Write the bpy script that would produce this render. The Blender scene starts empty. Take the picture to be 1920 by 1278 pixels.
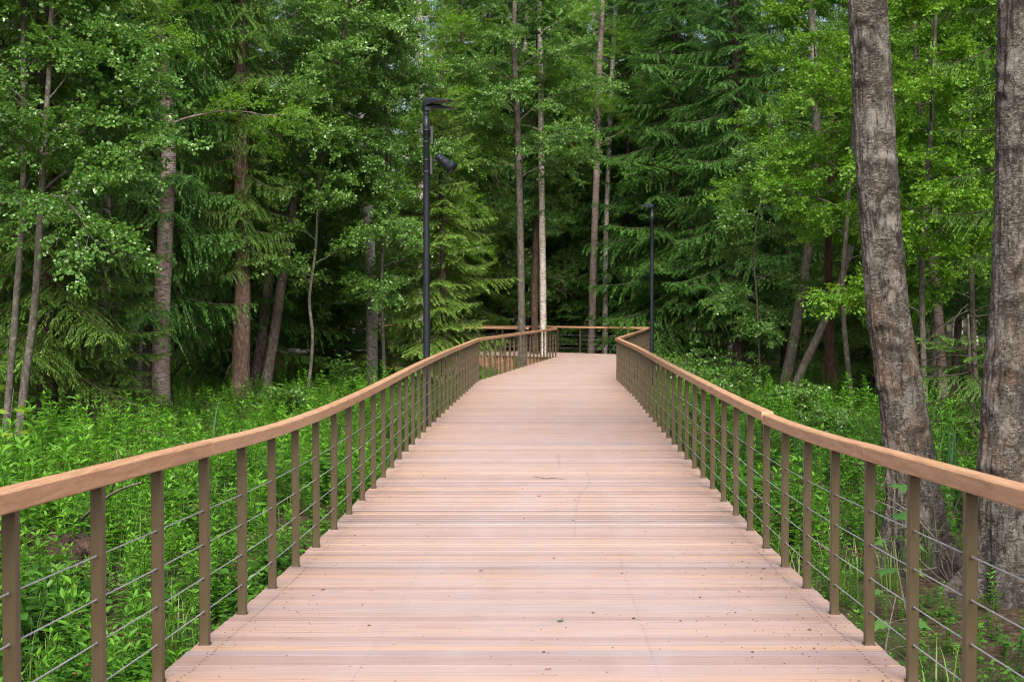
import bpy, math, random
import numpy as np
from mathutils import Vector
S = bpy.context.scene
COL = S.collection
R = math.radians
rng = np.random.default_rng(7)

# ------------------------------------------------------------------ camera
CAMZ = 1.9
F = 2667.0          # focal length in photo pixels (50 mm lens on a 36 mm frame)
HOR = 575.0         # photo row of the horizon
cd = bpy.data.cameras.new("camera"); cam = bpy.data.objects.new("camera", cd); COL.objects.link(cam)
cd.sensor_width = 36.0; cd.lens = 50.0; cd.clip_end = 600; cd.clip_start = 0.05
cam.location = (0, 0, CAMZ)
cam.rotation_euler = (R(90) - math.atan((639 - HOR) / F), 0, 0)
cd.dof.use_dof = True; cd.dof.focus_distance = 14; cd.dof.aperture_fstop = 8
S.camera = cam

# ------------------------------------------------------------------ light
W = bpy.data.worlds.new("World"); S.world = W; W.use_nodes = True
nt = W.node_tree
bg = nt.nodes["Background"]
sky = nt.nodes.new("ShaderNodeTexSky"); sky.sky_type = 'NISHITA'; sky.sun_disc = False
SUN_EL, SUN_AZ = R(46), R(176)
sky.sun_elevation = SUN_EL; sky.sun_rotation = SUN_AZ
sky.air_density = 1.0; sky.dust_density = 7.0; sky.ozone_density = 1.0; sky.altitude = 0
hs = nt.nodes.new("ShaderNodeHueSaturation"); hs.inputs['Saturation'].default_value = 0.85      # thin white overcast
nt.links.new(sky.outputs[0], hs.inputs['Color']); nt.links.new(hs.outputs[0], bg.inputs[0]); bg.inputs[1].default_value = 0.12
sl = bpy.data.lights.new("sun", 'SUN'); sun = bpy.data.objects.new("sun", sl); COL.objects.link(sun)
sl.energy = 1.5; sl.angle = R(25); sl.color = (1.0, 0.97, 0.93)
# sky texture: azimuth measured clockwise from +Y
sd = Vector((math.sin(SUN_AZ) * math.cos(SUN_EL), math.cos(SUN_AZ) * math.cos(SUN_EL), math.sin(SUN_EL)))
sun.rotation_euler = (-sd).to_track_quat('-Z', 'Y').to_euler()
S.view_settings.view_transform = 'Standard'; S.view_settings.look = 'None'
S.view_settings.exposure = 1.45; S.view_settings.gamma = 1.0
S.render.film_transparent = False
cy = S.cycles
cy.max_bounces = 6; cy.diffuse_bounces = 4; cy.glossy_bounces = 2; cy.transmission_bounces = 4
cy.transparent_max_bounces = 4; cy.caustics_reflective = False; cy.caustics_refractive = False
cy.use_denoising = True; cy.pixel_filter_type = 'BLACKMAN_HARRIS'; cy.filter_width = 1.0
try:
    cy.denoiser = 'OPENIMAGEDENOISE'; cy.denoising_input_passes = 'RGB_ALBEDO_NORMAL'
except Exception:
    pass

# ------------------------------------------------------------------ helpers
def spot(px, d, py=None, z=None):
    """world point seen at photo column px at depth d (row py or height z)"""
    return np.array([(px - 960) * d / F, d, CAMZ + (HOR - py) * d / F if py is not None else z])

class MB:
    def __init__(s): s.V = []; s.F = {}; s.T = []; s.L = []; s.n = 0
    def add(s, V, Fc, tone=0.0, lat=0.0):
        V = np.asarray(V, float)
        s.V.append(V)
        for f in (Fc if isinstance(Fc, (list, tuple)) and len(Fc) and isinstance(Fc[0], np.ndarray) else [np.asarray(Fc)]):
            if len(f): s.F.setdefault(f.shape[1], []).append(f + s.n)
        s.T.append(np.broadcast_to(np.asarray(tone, float), (len(V),)))
        s.L.append(np.broadcast_to(np.asarray(lat, float), (len(V),)))
        s.n += len(V)
        return s
    def inst(s, tm, M, loc, tone=None, tmul=1.0):
        V, Fc, T = tm
        N = len(loc)
        if N == 0: return s
        VV = np.einsum('nij,vj->nvi', M, V) + loc[:, None, :]
        FF = (Fc[None] + (np.arange(N) * len(V))[:, None, None]).reshape(-1, Fc.shape[1])
        TT = np.broadcast_to(T * tmul, (N, len(V)))
        if tone is not None: TT = TT + tone[:, None]
        return s.add(VV.reshape(-1, 3), FF, TT.reshape(-1))
    def build(s, name, mats, parent=None, smooth=False, loc=None, lat=False):
        me = bpy.data.meshes.new(name)
        V = np.concatenate(s.V); 
        if loc is not None: V = V - np.asarray(loc)
        me.vertices.add(len(V)); me.vertices.foreach_set("co", V.astype(np.float32).ravel())
        loops = np.concatenate([np.concatenate(f).ravel() for f in s.F.values()])
        tot = np.concatenate([np.full(sum(len(a) for a in f), k) for k, f in s.F.items()])
        me.loops.add(len(loops)); me.loops.foreach_set("vertex_index", loops.astype(np.int32))
        me.polygons.add(len(tot))
        st = np.concatenate([[0], np.cumsum(tot)[:-1]])
        me.polygons.foreach_set("loop_start", st.astype(np.int32))
        me.polygons.foreach_set("use_smooth", np.full(len(tot), bool(smooth)))
        a = me.attributes.new("tone", 'FLOAT', 'POINT'); a.data.foreach_set("value", np.concatenate(s.T).astype(np.float32))
        if lat:
            a = me.attributes.new("lat", 'FLOAT', 'POINT'); a.data.foreach_set("value", np.concatenate(s.L).astype(np.float32))
        for m in (mats if isinstance(mats, (list, tuple)) else [mats]): me.materials.append(m)
        me.update(calc_edges=True); me.validate()
        o = bpy.data.objects.new(name, me); COL.objects.link(o)
        if parent is not None: o.parent = parent
        return o

def empty(name, loc, label, cat, group=None, rz=0.0, kind=None):
    o = bpy.data.objects.new(name, None); COL.objects.link(o); o.empty_display_size = 0.2
    o.location = loc; o.rotation_euler = (0, 0, rz)
    return tag(o, label, cat, group, kind)
def tag(o, label=None, cat=None, group=None, kind=None):
    if label: o["label"] = label
    if cat: o["category"] = cat
    if group: o["group"] = group
    if kind: o["kind"] = kind
    return o
def dup(root, loc, rz=0.0, sc=1.0, label=None, group=None):
    r = root.copy(); COL.objects.link(r)
    r.location = loc; r.rotation_euler = (0, 0, rz); r.scale = (sc, sc, sc)
    if label: r["label"] = label
    if group: r["group"] = group
    for ch in list(root.children):
        c = ch.copy(); COL.objects.link(c); c.parent = r
        for g in list(ch.children):
            q = g.copy(); COL.objects.link(q); q.parent = c
    return r

def vnoise(P, seed=0):
    """smooth value noise on (n,3) points, about -1..1"""
    P = np.asarray(P, float); I = np.floor(P).astype(np.int64); f = P - I; f = f * f * (3 - 2 * f)
    def h(a, b, c):
        n = (a * 374761393 + b * 668265263 + c * 2147483647 + seed * 974711) & 0xFFFFFFFF
        n = ((n ^ (n >> 13)) * 1274126177) & 0xFFFFFFFF
        n = (n ^ (n >> 16)) & 0xFFFF
        return n / 32767.5 - 1
    out = 0
    for dx in (0, 1):
        for dy in (0, 1):
            for dz in (0, 1):
                w = (f[:, 0] if dx else 1 - f[:, 0]) * (f[:, 1] if dy else 1 - f[:, 1]) * (f[:, 2] if dz else 1 - f[:, 2])
                out = out + w * h(I[:, 0] + dx, I[:, 1] + dy, I[:, 2] + dz)
    return out

def norm(v): return v / (np.linalg.norm(v, axis=-1, keepdims=True) + 1e-12)
def tube(P, rad, sides=8, cap=True, bump=0.0, seed=0, flare=0.0):
    P = np.asarray(P, float); n = len(P); rad = np.broadcast_to(np.asarray(rad, float), (n,))
    T = norm(np.gradient(P, axis=0))
    ref = np.array([0, 0, 1.0]) if abs(T[0, 2]) < 0.9 else np.array([1.0, 0, 0])
    U = norm(np.cross(T, ref)); Wv = np.cross(T, U)
    a = np.linspace(0, 2 * np.pi, sides, endpoint=False)
    rr = np.repeat(rad[:, None], sides, 1)
    if bump:
        s = np.concatenate([[0], np.cumsum(np.linalg.norm(np.diff(P, axis=0), axis=1))])
        C = np.stack([np.cos(a)[None] * np.ones((n, 1)) * 2.2, np.sin(a)[None] * np.ones((n, 1)) * 2.2, s[:, None] * 1.3 * np.ones((1, sides))], -1).reshape(-1, 3)
        rr = rr * (1 + bump * vnoise(C, seed).reshape(n, sides) + 0.5 * bump * vnoise(C * 3.1, seed + 5).reshape(n, sides))
        if flare:
            lob = 0.75 + 0.35 * np.sin(a * 5 + seed) + 0.25 * np.sin(a * 3 + 1.3 * seed)
            rr = rr * (1 + flare * np.exp(-s / 0.28)[:, None] * lob[None])
    V = P[:, None, :] + rr[..., None] * (np.cos(a)[None, :, None] * U[:, None] + np.sin(a)[None, :, None] * Wv[:, None])
    i = np.arange(n - 1)[:, None] * sides; j = np.arange(sides)[None]; k = (j + 1) % sides
    Q = np.stack([i + j, i + k, i + sides + k, i + sides + j], -1).reshape(-1, 4)
    fs = [Q]
    if cap: fs += [np.arange(sides)[::-1][None], ((n - 1) * sides + np.arange(sides))[None]]
    return V.reshape(-1, 3), fs
def resample(P, step):
    """smooth path through points (Catmull-Rom) sampled about every step"""
    P = np.asarray(P, float); Q = np.vstack([2 * P[0] - P[1], P, 2 * P[-1] - P[-2]]); out = []
    for i in range(1, len(Q) - 2):
        p0, p1, p2, p3 = Q[i - 1:i + 3]
        m = max(1, int(np.linalg.norm((p2 - p1)[:3]) / step))
        t = np.linspace(0, 1, m, endpoint=False)[:, None]
        out.append(0.5 * (2 * p1 + (p2 - p0) * t + (2 * p0 - 5 * p1 + 4 * p2 - p3) * t ** 2 + (3 * p1 - p0 - 3 * p2 + p3) * t ** 3))
    out.append(P[-1:]); return np.vstack(out)
def box(c, s, rz=0.0, bev=0.0):
    """box with chamfered vertical+horizontal edges (bev) as verts, faces"""
    x, y, z = s[0] / 2, s[1] / 2, s[2] / 2
    if bev <= 0:
        V = np.array([[sx * x, sy * y, sz * z] for sz in (-1, 1) for sx, sy in ((-1, -1), (1, -1), (1, 1), (-1, 1))])
        Q = np.array([[3, 2, 1, 0], [4, 5, 6, 7], [0, 1, 5, 4], [1, 2, 6, 5], [2, 3, 7, 6], [3, 0, 4, 7]])
        fs = [Q]
    else:
        b = bev
        def ring(xx, yy, zz, bb):
            return [[-xx + bb, -yy, zz], [xx - bb, -yy, zz], [xx, -yy + bb, zz], [xx, yy - bb, zz], [xx - bb, yy, zz], [-xx + bb, yy, zz], [-xx, yy - bb, zz], [-xx, -yy + bb, zz]]
        V = np.array(ring(x - b, y - b, -z, b * .6) + ring(x, y, -z + b, b) + ring(x, y, z - b, b) + ring(x - b, y - b, z, b * .6))
        Q = []
        for r in range(3):
            for j in range(8): Q.append([r * 8 + j, r * 8 + (j + 1) % 8, r * 8 + 8 + (j + 1) % 8, r * 8 + 8 + j])
        fs = [np.array(Q), np.arange(8)[::-1][None], np.arange(24, 32)[None]]
    c_, s_ = math.cos(rz), math.sin(rz)
    V = V @ np.array([[c_, s_, 0], [-s_, c_, 0], [0, 0, 1]]) + np.asarray(c)
    return V, fs
def rotz(a):
    a = np.asarray(a, float); z = np.zeros_like(a); o = np.ones_like(a); c, s = np.cos(a), np.sin(a)
    return np.stack([np.stack([c, -s, z], -1), np.stack([s, c, z], -1), np.stack([z, z, o], -1)], -2)
def frame(D, up, roll):
    """rotation matrices whose local x is D, z near up, rolled about x"""
    D = norm(D); Y = norm(np.cross(np.broadcast_to(up, D.shape), D)); Z = np.cross(D, Y)
    c, s = np.cos(roll)[:, None], np.sin(roll)[:, None]
    return np.stack([D, c * Y + s * Z, -s * Y + c * Z], -1)

# ------------------------------------------------------------------ materials
class NT:
    def __init__(s, name):
        s.m = bpy.data.materials.new(name); s.m.use_nodes = True; s.t = s.m.node_tree; s.t.nodes.clear()
        s.out = s.n("ShaderNodeOutputMaterial")
    def n(s, t, **k):
        q = s.t.nodes.new(t)
        for a, v in k.items(): setattr(q, a, v)
        return q
    def l(s, a, b): s.t.links.new(a, b)
    def val(s, sock, v):
        if hasattr(v, 'is_output'): s.l(v, sock)
        else: sock.default_value = v
    def coord(s, scale=(1, 1, 1), attr_off=None):
        tc = s.n("ShaderNodeTexCoord"); mp = s.n("ShaderNodeMapping"); s.l(tc.outputs['Object'], mp.inputs[0]); mp.inputs['Scale'].default_value = scale
        return mp.outputs[0]
    def noise(s, vec, scale, detail=4, rough=0.55, dist=0.0):
        q = s.n("ShaderNodeTexNoise"); s.l(vec, q.inputs['Vector']); q.inputs['Scale'].default_value = scale
        q.inputs['Detail'].default_value = detail; q.inputs['Roughness'].default_value = rough; q.inputs['Distortion'].default_value = dist
        return q.outputs['Fac']
    def ramp(s, fac, stops, interp='LINEAR'):
        q = s.n("ShaderNodeValToRGB"); s.l(fac, q.inputs[0]); e = q.color_ramp; e.interpolation = interp
        while len(e.elements) < len(stops): e.elements.new(0.5)
        for el, (p, c) in zip(e.elements, stops):
            el.position = p; el.color = (c[0], c[1], c[2], 1) if hasattr(c, '__len__') else (c, c, c, 1)
        return q.outputs[0]
    def mix(s, fac, a, b, mode='MIX'):
        q = s.n("ShaderNodeMix", data_type='RGBA', blend_type=mode)
        s.val(q.inputs[0], fac); 
        for i, v in ((6, a), (7, b)):
            if hasattr(v, 'is_output'): s.l(v, q.inputs[i])
            else: q.inputs[i].default_value = (v[0], v[1], v[2], 1) if hasattr(v, '__len__') else (v, v, v, 1)
        return q.outputs[2]
    def math(s, op, a, b=0.0, clamp=False):
        q = s.n("ShaderNodeMath", operation=op, use_clamp=clamp); s.val(q.inputs[0], a); s.val(q.inputs[1], b); return q.outputs[0]
    def attr(s, name): q = s.n("ShaderNodeAttribute", attribute_name=name); return q.outputs['Fac']
    def bump(s, h, strength, dist): 
        q = s.n("ShaderNodeBump"); q.inputs['Strength'].default_value = strength; q.inputs['Distance'].default_value = dist; s.l(h, q.inputs['Height']); return q.outputs[0]
    def pbr(s, col, rough=0.6, spec=0.4, metal=0.0, normal=None, coat=0.0):
        q = s.n("ShaderNodeBsdfPrincipled")
        if hasattr(col, 'is_output'): s.l(col, q.inputs['Base Color'])
        else: q.inputs['Base Color'].default_value = (*col, 1)
        s.val(q.inputs['Roughness'], rough); q.inputs['Specular IOR Level'].default_value = spec; q.inputs['Metallic'].default_value = metal
        q.inputs['Coat Weight'].default_value = coat
        if normal is not None: s.l(normal, q.inputs['Normal'])
        return q.outputs[0]
    def done(s, sh): s.l(sh, s.out.inputs[0]); return s.m

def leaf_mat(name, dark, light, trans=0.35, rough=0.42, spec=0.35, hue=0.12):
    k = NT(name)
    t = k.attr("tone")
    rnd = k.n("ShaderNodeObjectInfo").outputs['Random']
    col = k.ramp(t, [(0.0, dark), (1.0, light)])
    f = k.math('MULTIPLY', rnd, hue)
    col = k.mix(f, col, (light[0] * 1.5, light[1] * 1.05, light[2] * 0.8))
    p = k.pbr(col, rough, spec)
    tr = k.n("ShaderNodeBsdfTranslucent"); tc = k.mix(0.5, col, (light[0] * 1.2, light[1] * 1.25, light[2] * .7)); k.l(tc, tr.inputs[0])
    mx = k.n("ShaderNodeMixShader"); mx.inputs[0].default_value = trans; k.l(p, mx.inputs[1]); k.l(tr.outputs[0], mx.inputs[2])
    return k.done(mx.outputs[0])

def bark_mat(name, c0, c1, c2, sc=1.0, stretch=0.25, bump=0.6, band=None, bandamt=0.5, lich=0.0):
    """rough bark: furrows stretched along the trunk (stretch<1) or round it (stretch>1)"""
    k = NT(name)
    v = k.coord((1, 1, stretch))
    n1 = k.noise(v, 14 * sc, 6, 0.65, 0.4)
    v2 = k.coord((1, 1, 1)); n2 = k.noise(v2, 2.3 * sc, 4, 0.6)
    col = k.ramp(n1, [(0.28, c0), (0.5, c1), (0.72, c2)])
    col = k.mix(k.ramp(n2, [(0.35, 0.0), (0.75, 0.6)]), col, c0)
    h = n1
    if band is not None:
        vb = k.coord((1.0, 1.0, 9.0)); nb = k.noise(vb, 5.5 * sc, 5, 0.6, 0.3)
        mb = k.ramp(nb, [(0.55, 0.0), (0.66, 1.0)])
        col = k.mix(k.math('MULTIPLY', mb, bandamt), col, band)
        h = k.math('ADD', n1, k.math('MULTIPLY', mb, -0.4))
    if lich:
        nl = k.noise(v2, 9, 4, 0.7); col = k.mix(k.math('MULTIPLY', k.ramp(nl, [(0.6, 0.0), (0.68, 1.0)]), lich), col, (0.30, 0.33, 0.27))
    return k.done(k.pbr(col, 0.85, 0.2, normal=k.bump(h, bump, 0.02)))

def birch_mat(name, white, pinkish, dark, lo=0.5):
    k = NT(name)
    v = k.coord((1, 1, 7)); nb = k.noise(v, 7, 5, 0.6, 0.2)
    v2 = k.coord((1, 1, 0.6)); n2 = k.noise(v2, 2.6, 4, 0.6); n3 = k.noise(k.coord((1, 1, 1)), 9, 4, 0.7)
    col = k.mix(k.ramp(n2, [(0.35, 0.0), (0.7, 1.0)]), white, pinkish)
    col = k.mix(k.ramp(nb, [(lo, 0.0), (lo + 0.12, 0.9)]), col, dark)
    col = k.mix(k.ramp(n3, [(0.58, 0.0), (0.68, 0.9)]), col, dark)
    return k.done(k.pbr(col, 0.7, 0.3, normal=k.bump(nb, 0.4, 0.01)))

def big_bark(name):
    """grey-brown old birch bark: fine horizontal flaking, dark collars, warm rusty patches"""
    k = NT(name)
    geo = k.coord((1, 1, 1))
    fine = k.noise(k.coord((1, 1, 2.3)), 24, 8, 0.8, 0.8)
    vert = k.noise(k.coord((1, 1, 0.3)), 11, 7, 0.7, 1.0)
    big = k.noise(k.coord((1, 1, 0.7)), 2.4, 6, 0.65, 0.4)
    blot = k.noise(geo, 6, 7, 0.72, 0.6)
    ring = k.attr("tone")                                       # collars and furrows made with the shape
    col = k.ramp(fine, [(0.39, (0.011, 0.009, 0.007)), (0.47, (0.050, 0.044, 0.037)), (0.54, (0.128, 0.115, 0.099)), (0.64, (0.31, 0.29, 0.262))])
    col = k.mix(k.ramp(blot, [(0.38, 0.7), (0.52, 0.0)]), col, (0.032, 0.026, 0.021))
    sp = k.n("ShaderNodeSeparateXYZ"); k.l(geo, sp.inputs[0])
    side = k.math('MULTIPLY', k.ramp(k.math('MULTIPLY', sp.outputs[2], 0.2), [(0.12, 0.0), (0.2, 1.0), (0.40, 1.0), (0.62, 0.1)]), k.ramp(big, [(0.48, 0.0), (0.60, 0.5)]))
    col = k.mix(side, col, (0.15, 0.082, 0.046))
    pale = k.noise(k.coord((1, 1, 0.8)), 4.3, 6, 0.7, 0.5)
    col = k.mix(k.ramp(pale, [(0.50, 0.0), (0.64, 0.6)]), col, (0.30, 0.28, 0.25))
    col = k.mix(k.ramp(vert, [(0.36, 0.9), (0.46, 0.0)]), col, (0.018, 0.014, 0.012))
    col = k.mix(k.math('MULTIPLY', ring, 0.9, True), col, (0.018, 0.015, 0.012))
    lich = k.noise(geo, 22, 5, 0.75); col = k.mix(k.ramp(lich, [(0.62, 0.0), (0.68, 0.5)]), col, (0.11, 0.135, 0.085))
    h = k.math('ADD', k.math('MULTIPLY', fine, 0.8), k.math('ADD', k.math('MULTIPLY', vert, 0.9), blot))
    return k.done(k.pbr(col, 0.9, 0.2, normal=k.bump(h, 1.0, 0.03)))

M = {}
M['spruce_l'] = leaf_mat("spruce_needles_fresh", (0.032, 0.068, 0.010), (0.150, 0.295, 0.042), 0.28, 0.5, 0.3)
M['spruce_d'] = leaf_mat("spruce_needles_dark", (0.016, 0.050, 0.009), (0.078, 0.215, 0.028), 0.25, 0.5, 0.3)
M['alder'] = leaf_mat("alder_leaves", (0.034, 0.102, 0.018), (0.125, 0.260, 0.042), 0.42, 0.30, 0.6)
M['birch_leaf'] = leaf_mat("fresh_leaves", (0.050, 0.145, 0.010), (0.150, 0.310, 0.022), 0.45, 0.42, 0.4)
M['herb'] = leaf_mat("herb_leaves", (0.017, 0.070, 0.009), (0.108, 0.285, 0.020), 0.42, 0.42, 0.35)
M['grass'] = leaf_mat("grass_blades", (0.045, 0.110, 0.015), (0.110, 0.210, 0.030), 0.35, 0.45, 0.35)
M['iris'] = leaf_mat("sword_leaves", (0.022, 0.085, 0.028), (0.06, 0.15, 0.04), 0.25, 0.4, 0.4)
M['maple'] = leaf_mat("maple_leaves", (0.035, 0.110, 0.022), (0.085, 0.19, 0.035), 0.35, 0.4, 0.4)
M['maple_l'] = leaf_mat("young_maple_leaves", (0.11, 0.21, 0.02), (0.2, 0.31, 0.03), 0.4, 0.4, 0.4)
M['flower'] = NT("avens_flower"); M['flower'] = M['flower'].done(M['flower'].pbr((0.075, 0.022, 0.02), 0.6, 0.3))
M['bk_spruce'] = bark_mat("spruce_bark", (0.022, 0.017, 0.014), (0.062, 0.046, 0.037), (0.125, 0.095, 0.078), 1.0, 0.5, 0.7, lich=0.35)
M['bk_brown'] = bark_mat("brown_bark", (0.03, 0.02, 0.015), (0.095, 0.062, 0.046), (0.19, 0.13, 0.10), 1.1, 0.4, 0.7, lich=0.3)
M['bk_alder'] = bark_mat("alder_bark", (0.03, 0.028, 0.022), (0.085, 0.078, 0.062), (0.165, 0.152, 0.125), 0.9, 0.6, 0.35, band=(0.05, 0.043, 0.036), bandamt=0.5, lich=0.4)
M['bk_dark'] = bark_mat("dark_alder_bark", (0.028, 0.022, 0.018), (0.080, 0.065, 0.052), (0.17, 0.145, 0.12), 1.0, 0.45, 0.7, lich=0.55)
M['bk_grey'] = bark_mat("grey_leaning_bark", (0.06, 0.052, 0.042), (0.17, 0.15, 0.125), (0.28, 0.255, 0.215), 0.9, 0.5, 0.35, band=(0.06, 0.05, 0.042), bandamt=0.4, lich=0.4)
M['bk_birch'] = birch_mat("birch_bark", (0.50, 0.47, 0.44), (0.33, 0.28, 0.25), (0.03, 0.026, 0.023), 0.50)
M['bk_birchp'] = birch_mat("old_birch_bark", (0.24, 0.20, 0.18), (0.17, 0.115, 0.095), (0.03, 0.025, 0.022), 0.47)
M['bk_red'] = bark_mat("red_bark", (0.035, 0.021, 0.016), (0.095, 0.052, 0.038), (0.17, 0.10, 0.076), 1.0, 0.3, 0.8)
M['bk_big'] = big_bark("old_grey_birch_bark")
M['soil'] = bark_mat("root_mound_soil", (0.012, 0.008, 0.006), (0.035, 0.023, 0.016), (0.095, 0.062, 0.042), 1.6, 1, 1.0)
M['twig'] = bark_mat("bare_twig", (0.05, 0.042, 0.035), (0.12, 0.10, 0.085), (0.2, 0.175, 0.15), 2, 1, 0.2)

def deck_mat():
    k = NT("decking_wood")
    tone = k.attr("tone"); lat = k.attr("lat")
    tc = k.n("ShaderNodeTexCoord"); sp = k.n("ShaderNodeSeparateXYZ"); k.l(tc.outputs['Object'], sp.inputs[0])
    cb = k.n("ShaderNodeCombineXYZ")
    k.l(k.math('ADD', k.math('MULTIPLY', sp.outputs[0], 0.9), k.math('MULTIPLY', tone, 173.0)), cb.inputs[0])
    k.l(k.math('MULTIPLY', sp.outputs[1], 75.0), cb.inputs[1]); k.l(k.math('MULTIPLY', tone, 91.0), cb.inputs[2])
    g = k.noise(cb.outputs[0], 1.6, 6, 0.62, 0.9)
    base = k.ramp(tone, [(0.0, (0.135, 0.098, 0.086)), (0.1, (0.190, 0.130, 0.104)), (0.35, (0.245, 0.168, 0.132)), (0.55, (0.275, 0.198, 0.162)), (0.72, (0.31, 0.196, 0.118)), (0.82, (0.26, 0.185, 0.150)), (0.93, (0.185, 0.152, 0.148)), (1.0, (0.34, 0.262, 0.222))])
    col = k.mix(k.ramp(g, [(0.37, 0.9), (0.47, 0.0)]), base, (0.135, 0.082, 0.062))
    col = k.mix(k.ramp(g, [(0.55, 0.0), (0.8, 0.4)]), col, (0.47, 0.345, 0.27))
    # trodden strip down the middle, broken up; lavender grey also paints in sky sheen
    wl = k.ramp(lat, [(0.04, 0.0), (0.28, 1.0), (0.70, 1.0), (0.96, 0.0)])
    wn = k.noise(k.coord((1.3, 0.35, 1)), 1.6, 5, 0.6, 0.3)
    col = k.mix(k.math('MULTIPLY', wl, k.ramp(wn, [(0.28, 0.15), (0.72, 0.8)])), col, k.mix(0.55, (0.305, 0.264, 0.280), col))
    # dark weather stains along single boards, dusty smudges
    sn = k.noise(k.coord((0.35, 3.0, 1)), 2.2, 4, 0.6, 0.4)
    col = k.mix(k.ramp(sn, [(0.60, 0.0), (0.72, 0.22)]), col, (0.15, 0.12, 0.125))
    sm = k.noise(k.coord((1.2, 0.6, 1)), 2.4, 6, 0.68, 1.2)
    col = k.mix(k.ramp(sm, [(0.58, 0.0), (0.70, 0.30)]), col, (0.17, 0.15, 0.15))
    spk = k.noise(k.coord((1, 1, 1)), 95, 2, 0.5)
    col = k.mix(1.0, col, (1.19, 1.18, 1.22), 'MULTIPLY')
    col = k.mix(k.ramp(spk, [(0.74, 0.0), (0.78, 0.75)]), col, (0.13, 0.07, 0.045))
    ro = k.ramp(g, [(0.3, 0.62), (0.7, 0.48)])
    return k.done(k.pbr(col, ro, 0.5, normal=k.bump(g, 0.12, 0.004)))
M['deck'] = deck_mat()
def wood_mat(name, a, b, c, rough=0.5, ax=(26, 2, 26)):
    k = NT(name)
    tone = k.attr("tone")
    tc = k.n("ShaderNodeTexCoord"); mp = k.n("ShaderNodeMapping"); k.l(tc.outputs['Object'], mp.inputs[0]); mp.inputs['Scale'].default_value = ax
    cb = k.n("ShaderNodeCombineXYZ"); k.l(k.math('MULTIPLY', tone, 50), cb.inputs[0]); k.l(k.math('MULTIPLY', tone, 31), cb.inputs[1]); k.l(cb.outputs[0], mp.inputs['Location'])
    g = k.noise(mp.outputs[0], 1.4, 5, 0.6, 0.8)
    col = k.ramp(g, [(0.3, a), (0.52, b), (0.75, c)])
    col = k.mix(k.math('MULTIPLY', tone, 0.4), col, c)
    n2 = k.noise(k.coord((1, 1, 1)), 60, 3, 0.6); col = k.mix(k.ramp(n2, [(0.66, 0.0), (0.74, 0.5)]), col, (0.2, 0.12, 0.085))
    return k.done(k.pbr(col, rough, 0.45, normal=k.bump(g, 0.15, 0.004)))
M['rail'] = wood_mat("handrail_wood", (0.24, 0.122, 0.060), (0.37, 0.203, 0.110), (0.46, 0.28, 0.172), 0.45)
M['beam'] = wood_mat("beam_wood", (0.13, 0.065, 0.035), (0.22, 0.115, 0.06), (0.30, 0.17, 0.09), 0.7, (12, 12, 3))
def paint_mat(name, col, rough, metal=0.0, spec=0.5, var=0.15):
    k = NT(name)
    n1 = k.noise(k.coord((1, 1, 0.5)), 6, 5, 0.65); n2 = k.noise(k.coord((1, 1, 1)), 90, 2, 0.5)
    c = k.mix(k.ramp(n1, [(0.3, 0.0), (0.75, 1.0)]), tuple(x * (1 - var) for x in col), tuple(min(1, x * (1 + var)) for x in col))
    ro = k.math('ADD', k.math('MULTIPLY', n1, 0.2), rough - 0.1)
    return k.done(k.pbr(c, ro, spec, metal, normal=k.bump(n2, 0.06, 0.001)))
M['post'] = paint_mat("bronze_painted_steel", (0.066, 0.049, 0.024), 0.45, 0.2)
M['cable'] = paint_mat("steel_cable", (0.34, 0.35, 0.37), 0.4, 0.35)
M['fitting'] = paint_mat("steel_fitting", (0.17, 0.165, 0.16), 0.4, 0.9)
M['base'] = paint_mat("dark_base", (0.05, 0.037, 0.024), 0.6)
M['screw'] = paint_mat("screw", (0.075, 0.052, 0.042), 0.5, 0.4)
M['lamp'] = paint_mat("anthracite_paint", (0.008, 0.011, 0.016), 0.45, 0.0, 0.3)
M['lamp_d'] = paint_mat("dark_plastic", (0.012, 0.013, 0.015), 0.5)
M['lens'] = paint_mat("lamp_glass", (0.32, 0.30, 0.26), 0.2)
M['litter'] = paint_mat("brown_litter", (0.12, 0.06, 0.035), 0.8, var=0.5)
M['leaf_g'] = paint_mat("fallen_leaf_green", (0.05, 0.12, 0.025), 0.5)
M['leaf_b'] = paint_mat("fallen_leaf_brown", (0.30, 0.15, 0.06), 0.6)
k = NT("tyre_scuff"); _n = k.noise(k.coord((1, 1, 1)), 22, 5, 0.7); _t = k.n("ShaderNodeBsdfTransparent"); _m = k.n("ShaderNodeMixShader")
k.l(k.ramp(_n, [(0.40, 0.0), (0.66, 0.22)]), _m.inputs[0]); k.l(_t.outputs[0], _m.inputs[1]); k.l(k.pbr((0.11, 0.09, 0.09), 0.8, 0.3), _m.inputs[2]); M['scuff'] = k.done(_m.outputs[0])
def ground_mat():
    k = NT("forest_floor")
    n1 = k.noise(k.coord((1, 1, 1)), 0.9, 6, 0.6); n2 = k.noise(k.coord((1, 1, 1)), 14, 6, 0.7)
    col = k.ramp(n2, [(0.3, (0.014, 0.010, 0.007)), (0.5, (0.045, 0.031, 0.02)), (0.72, (0.11, 0.078, 0.05))])
    col = k.mix(k.ramp(n1, [(0.42, 0.0), (0.62, 0.75)]), col, (0.030, 0.055, 0.014))
    return k.done(k.pbr(col, 0.95, 0.1, normal=k.bump(n2, 0.8, 0.05)))
M['ground'] = ground_mat()

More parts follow.
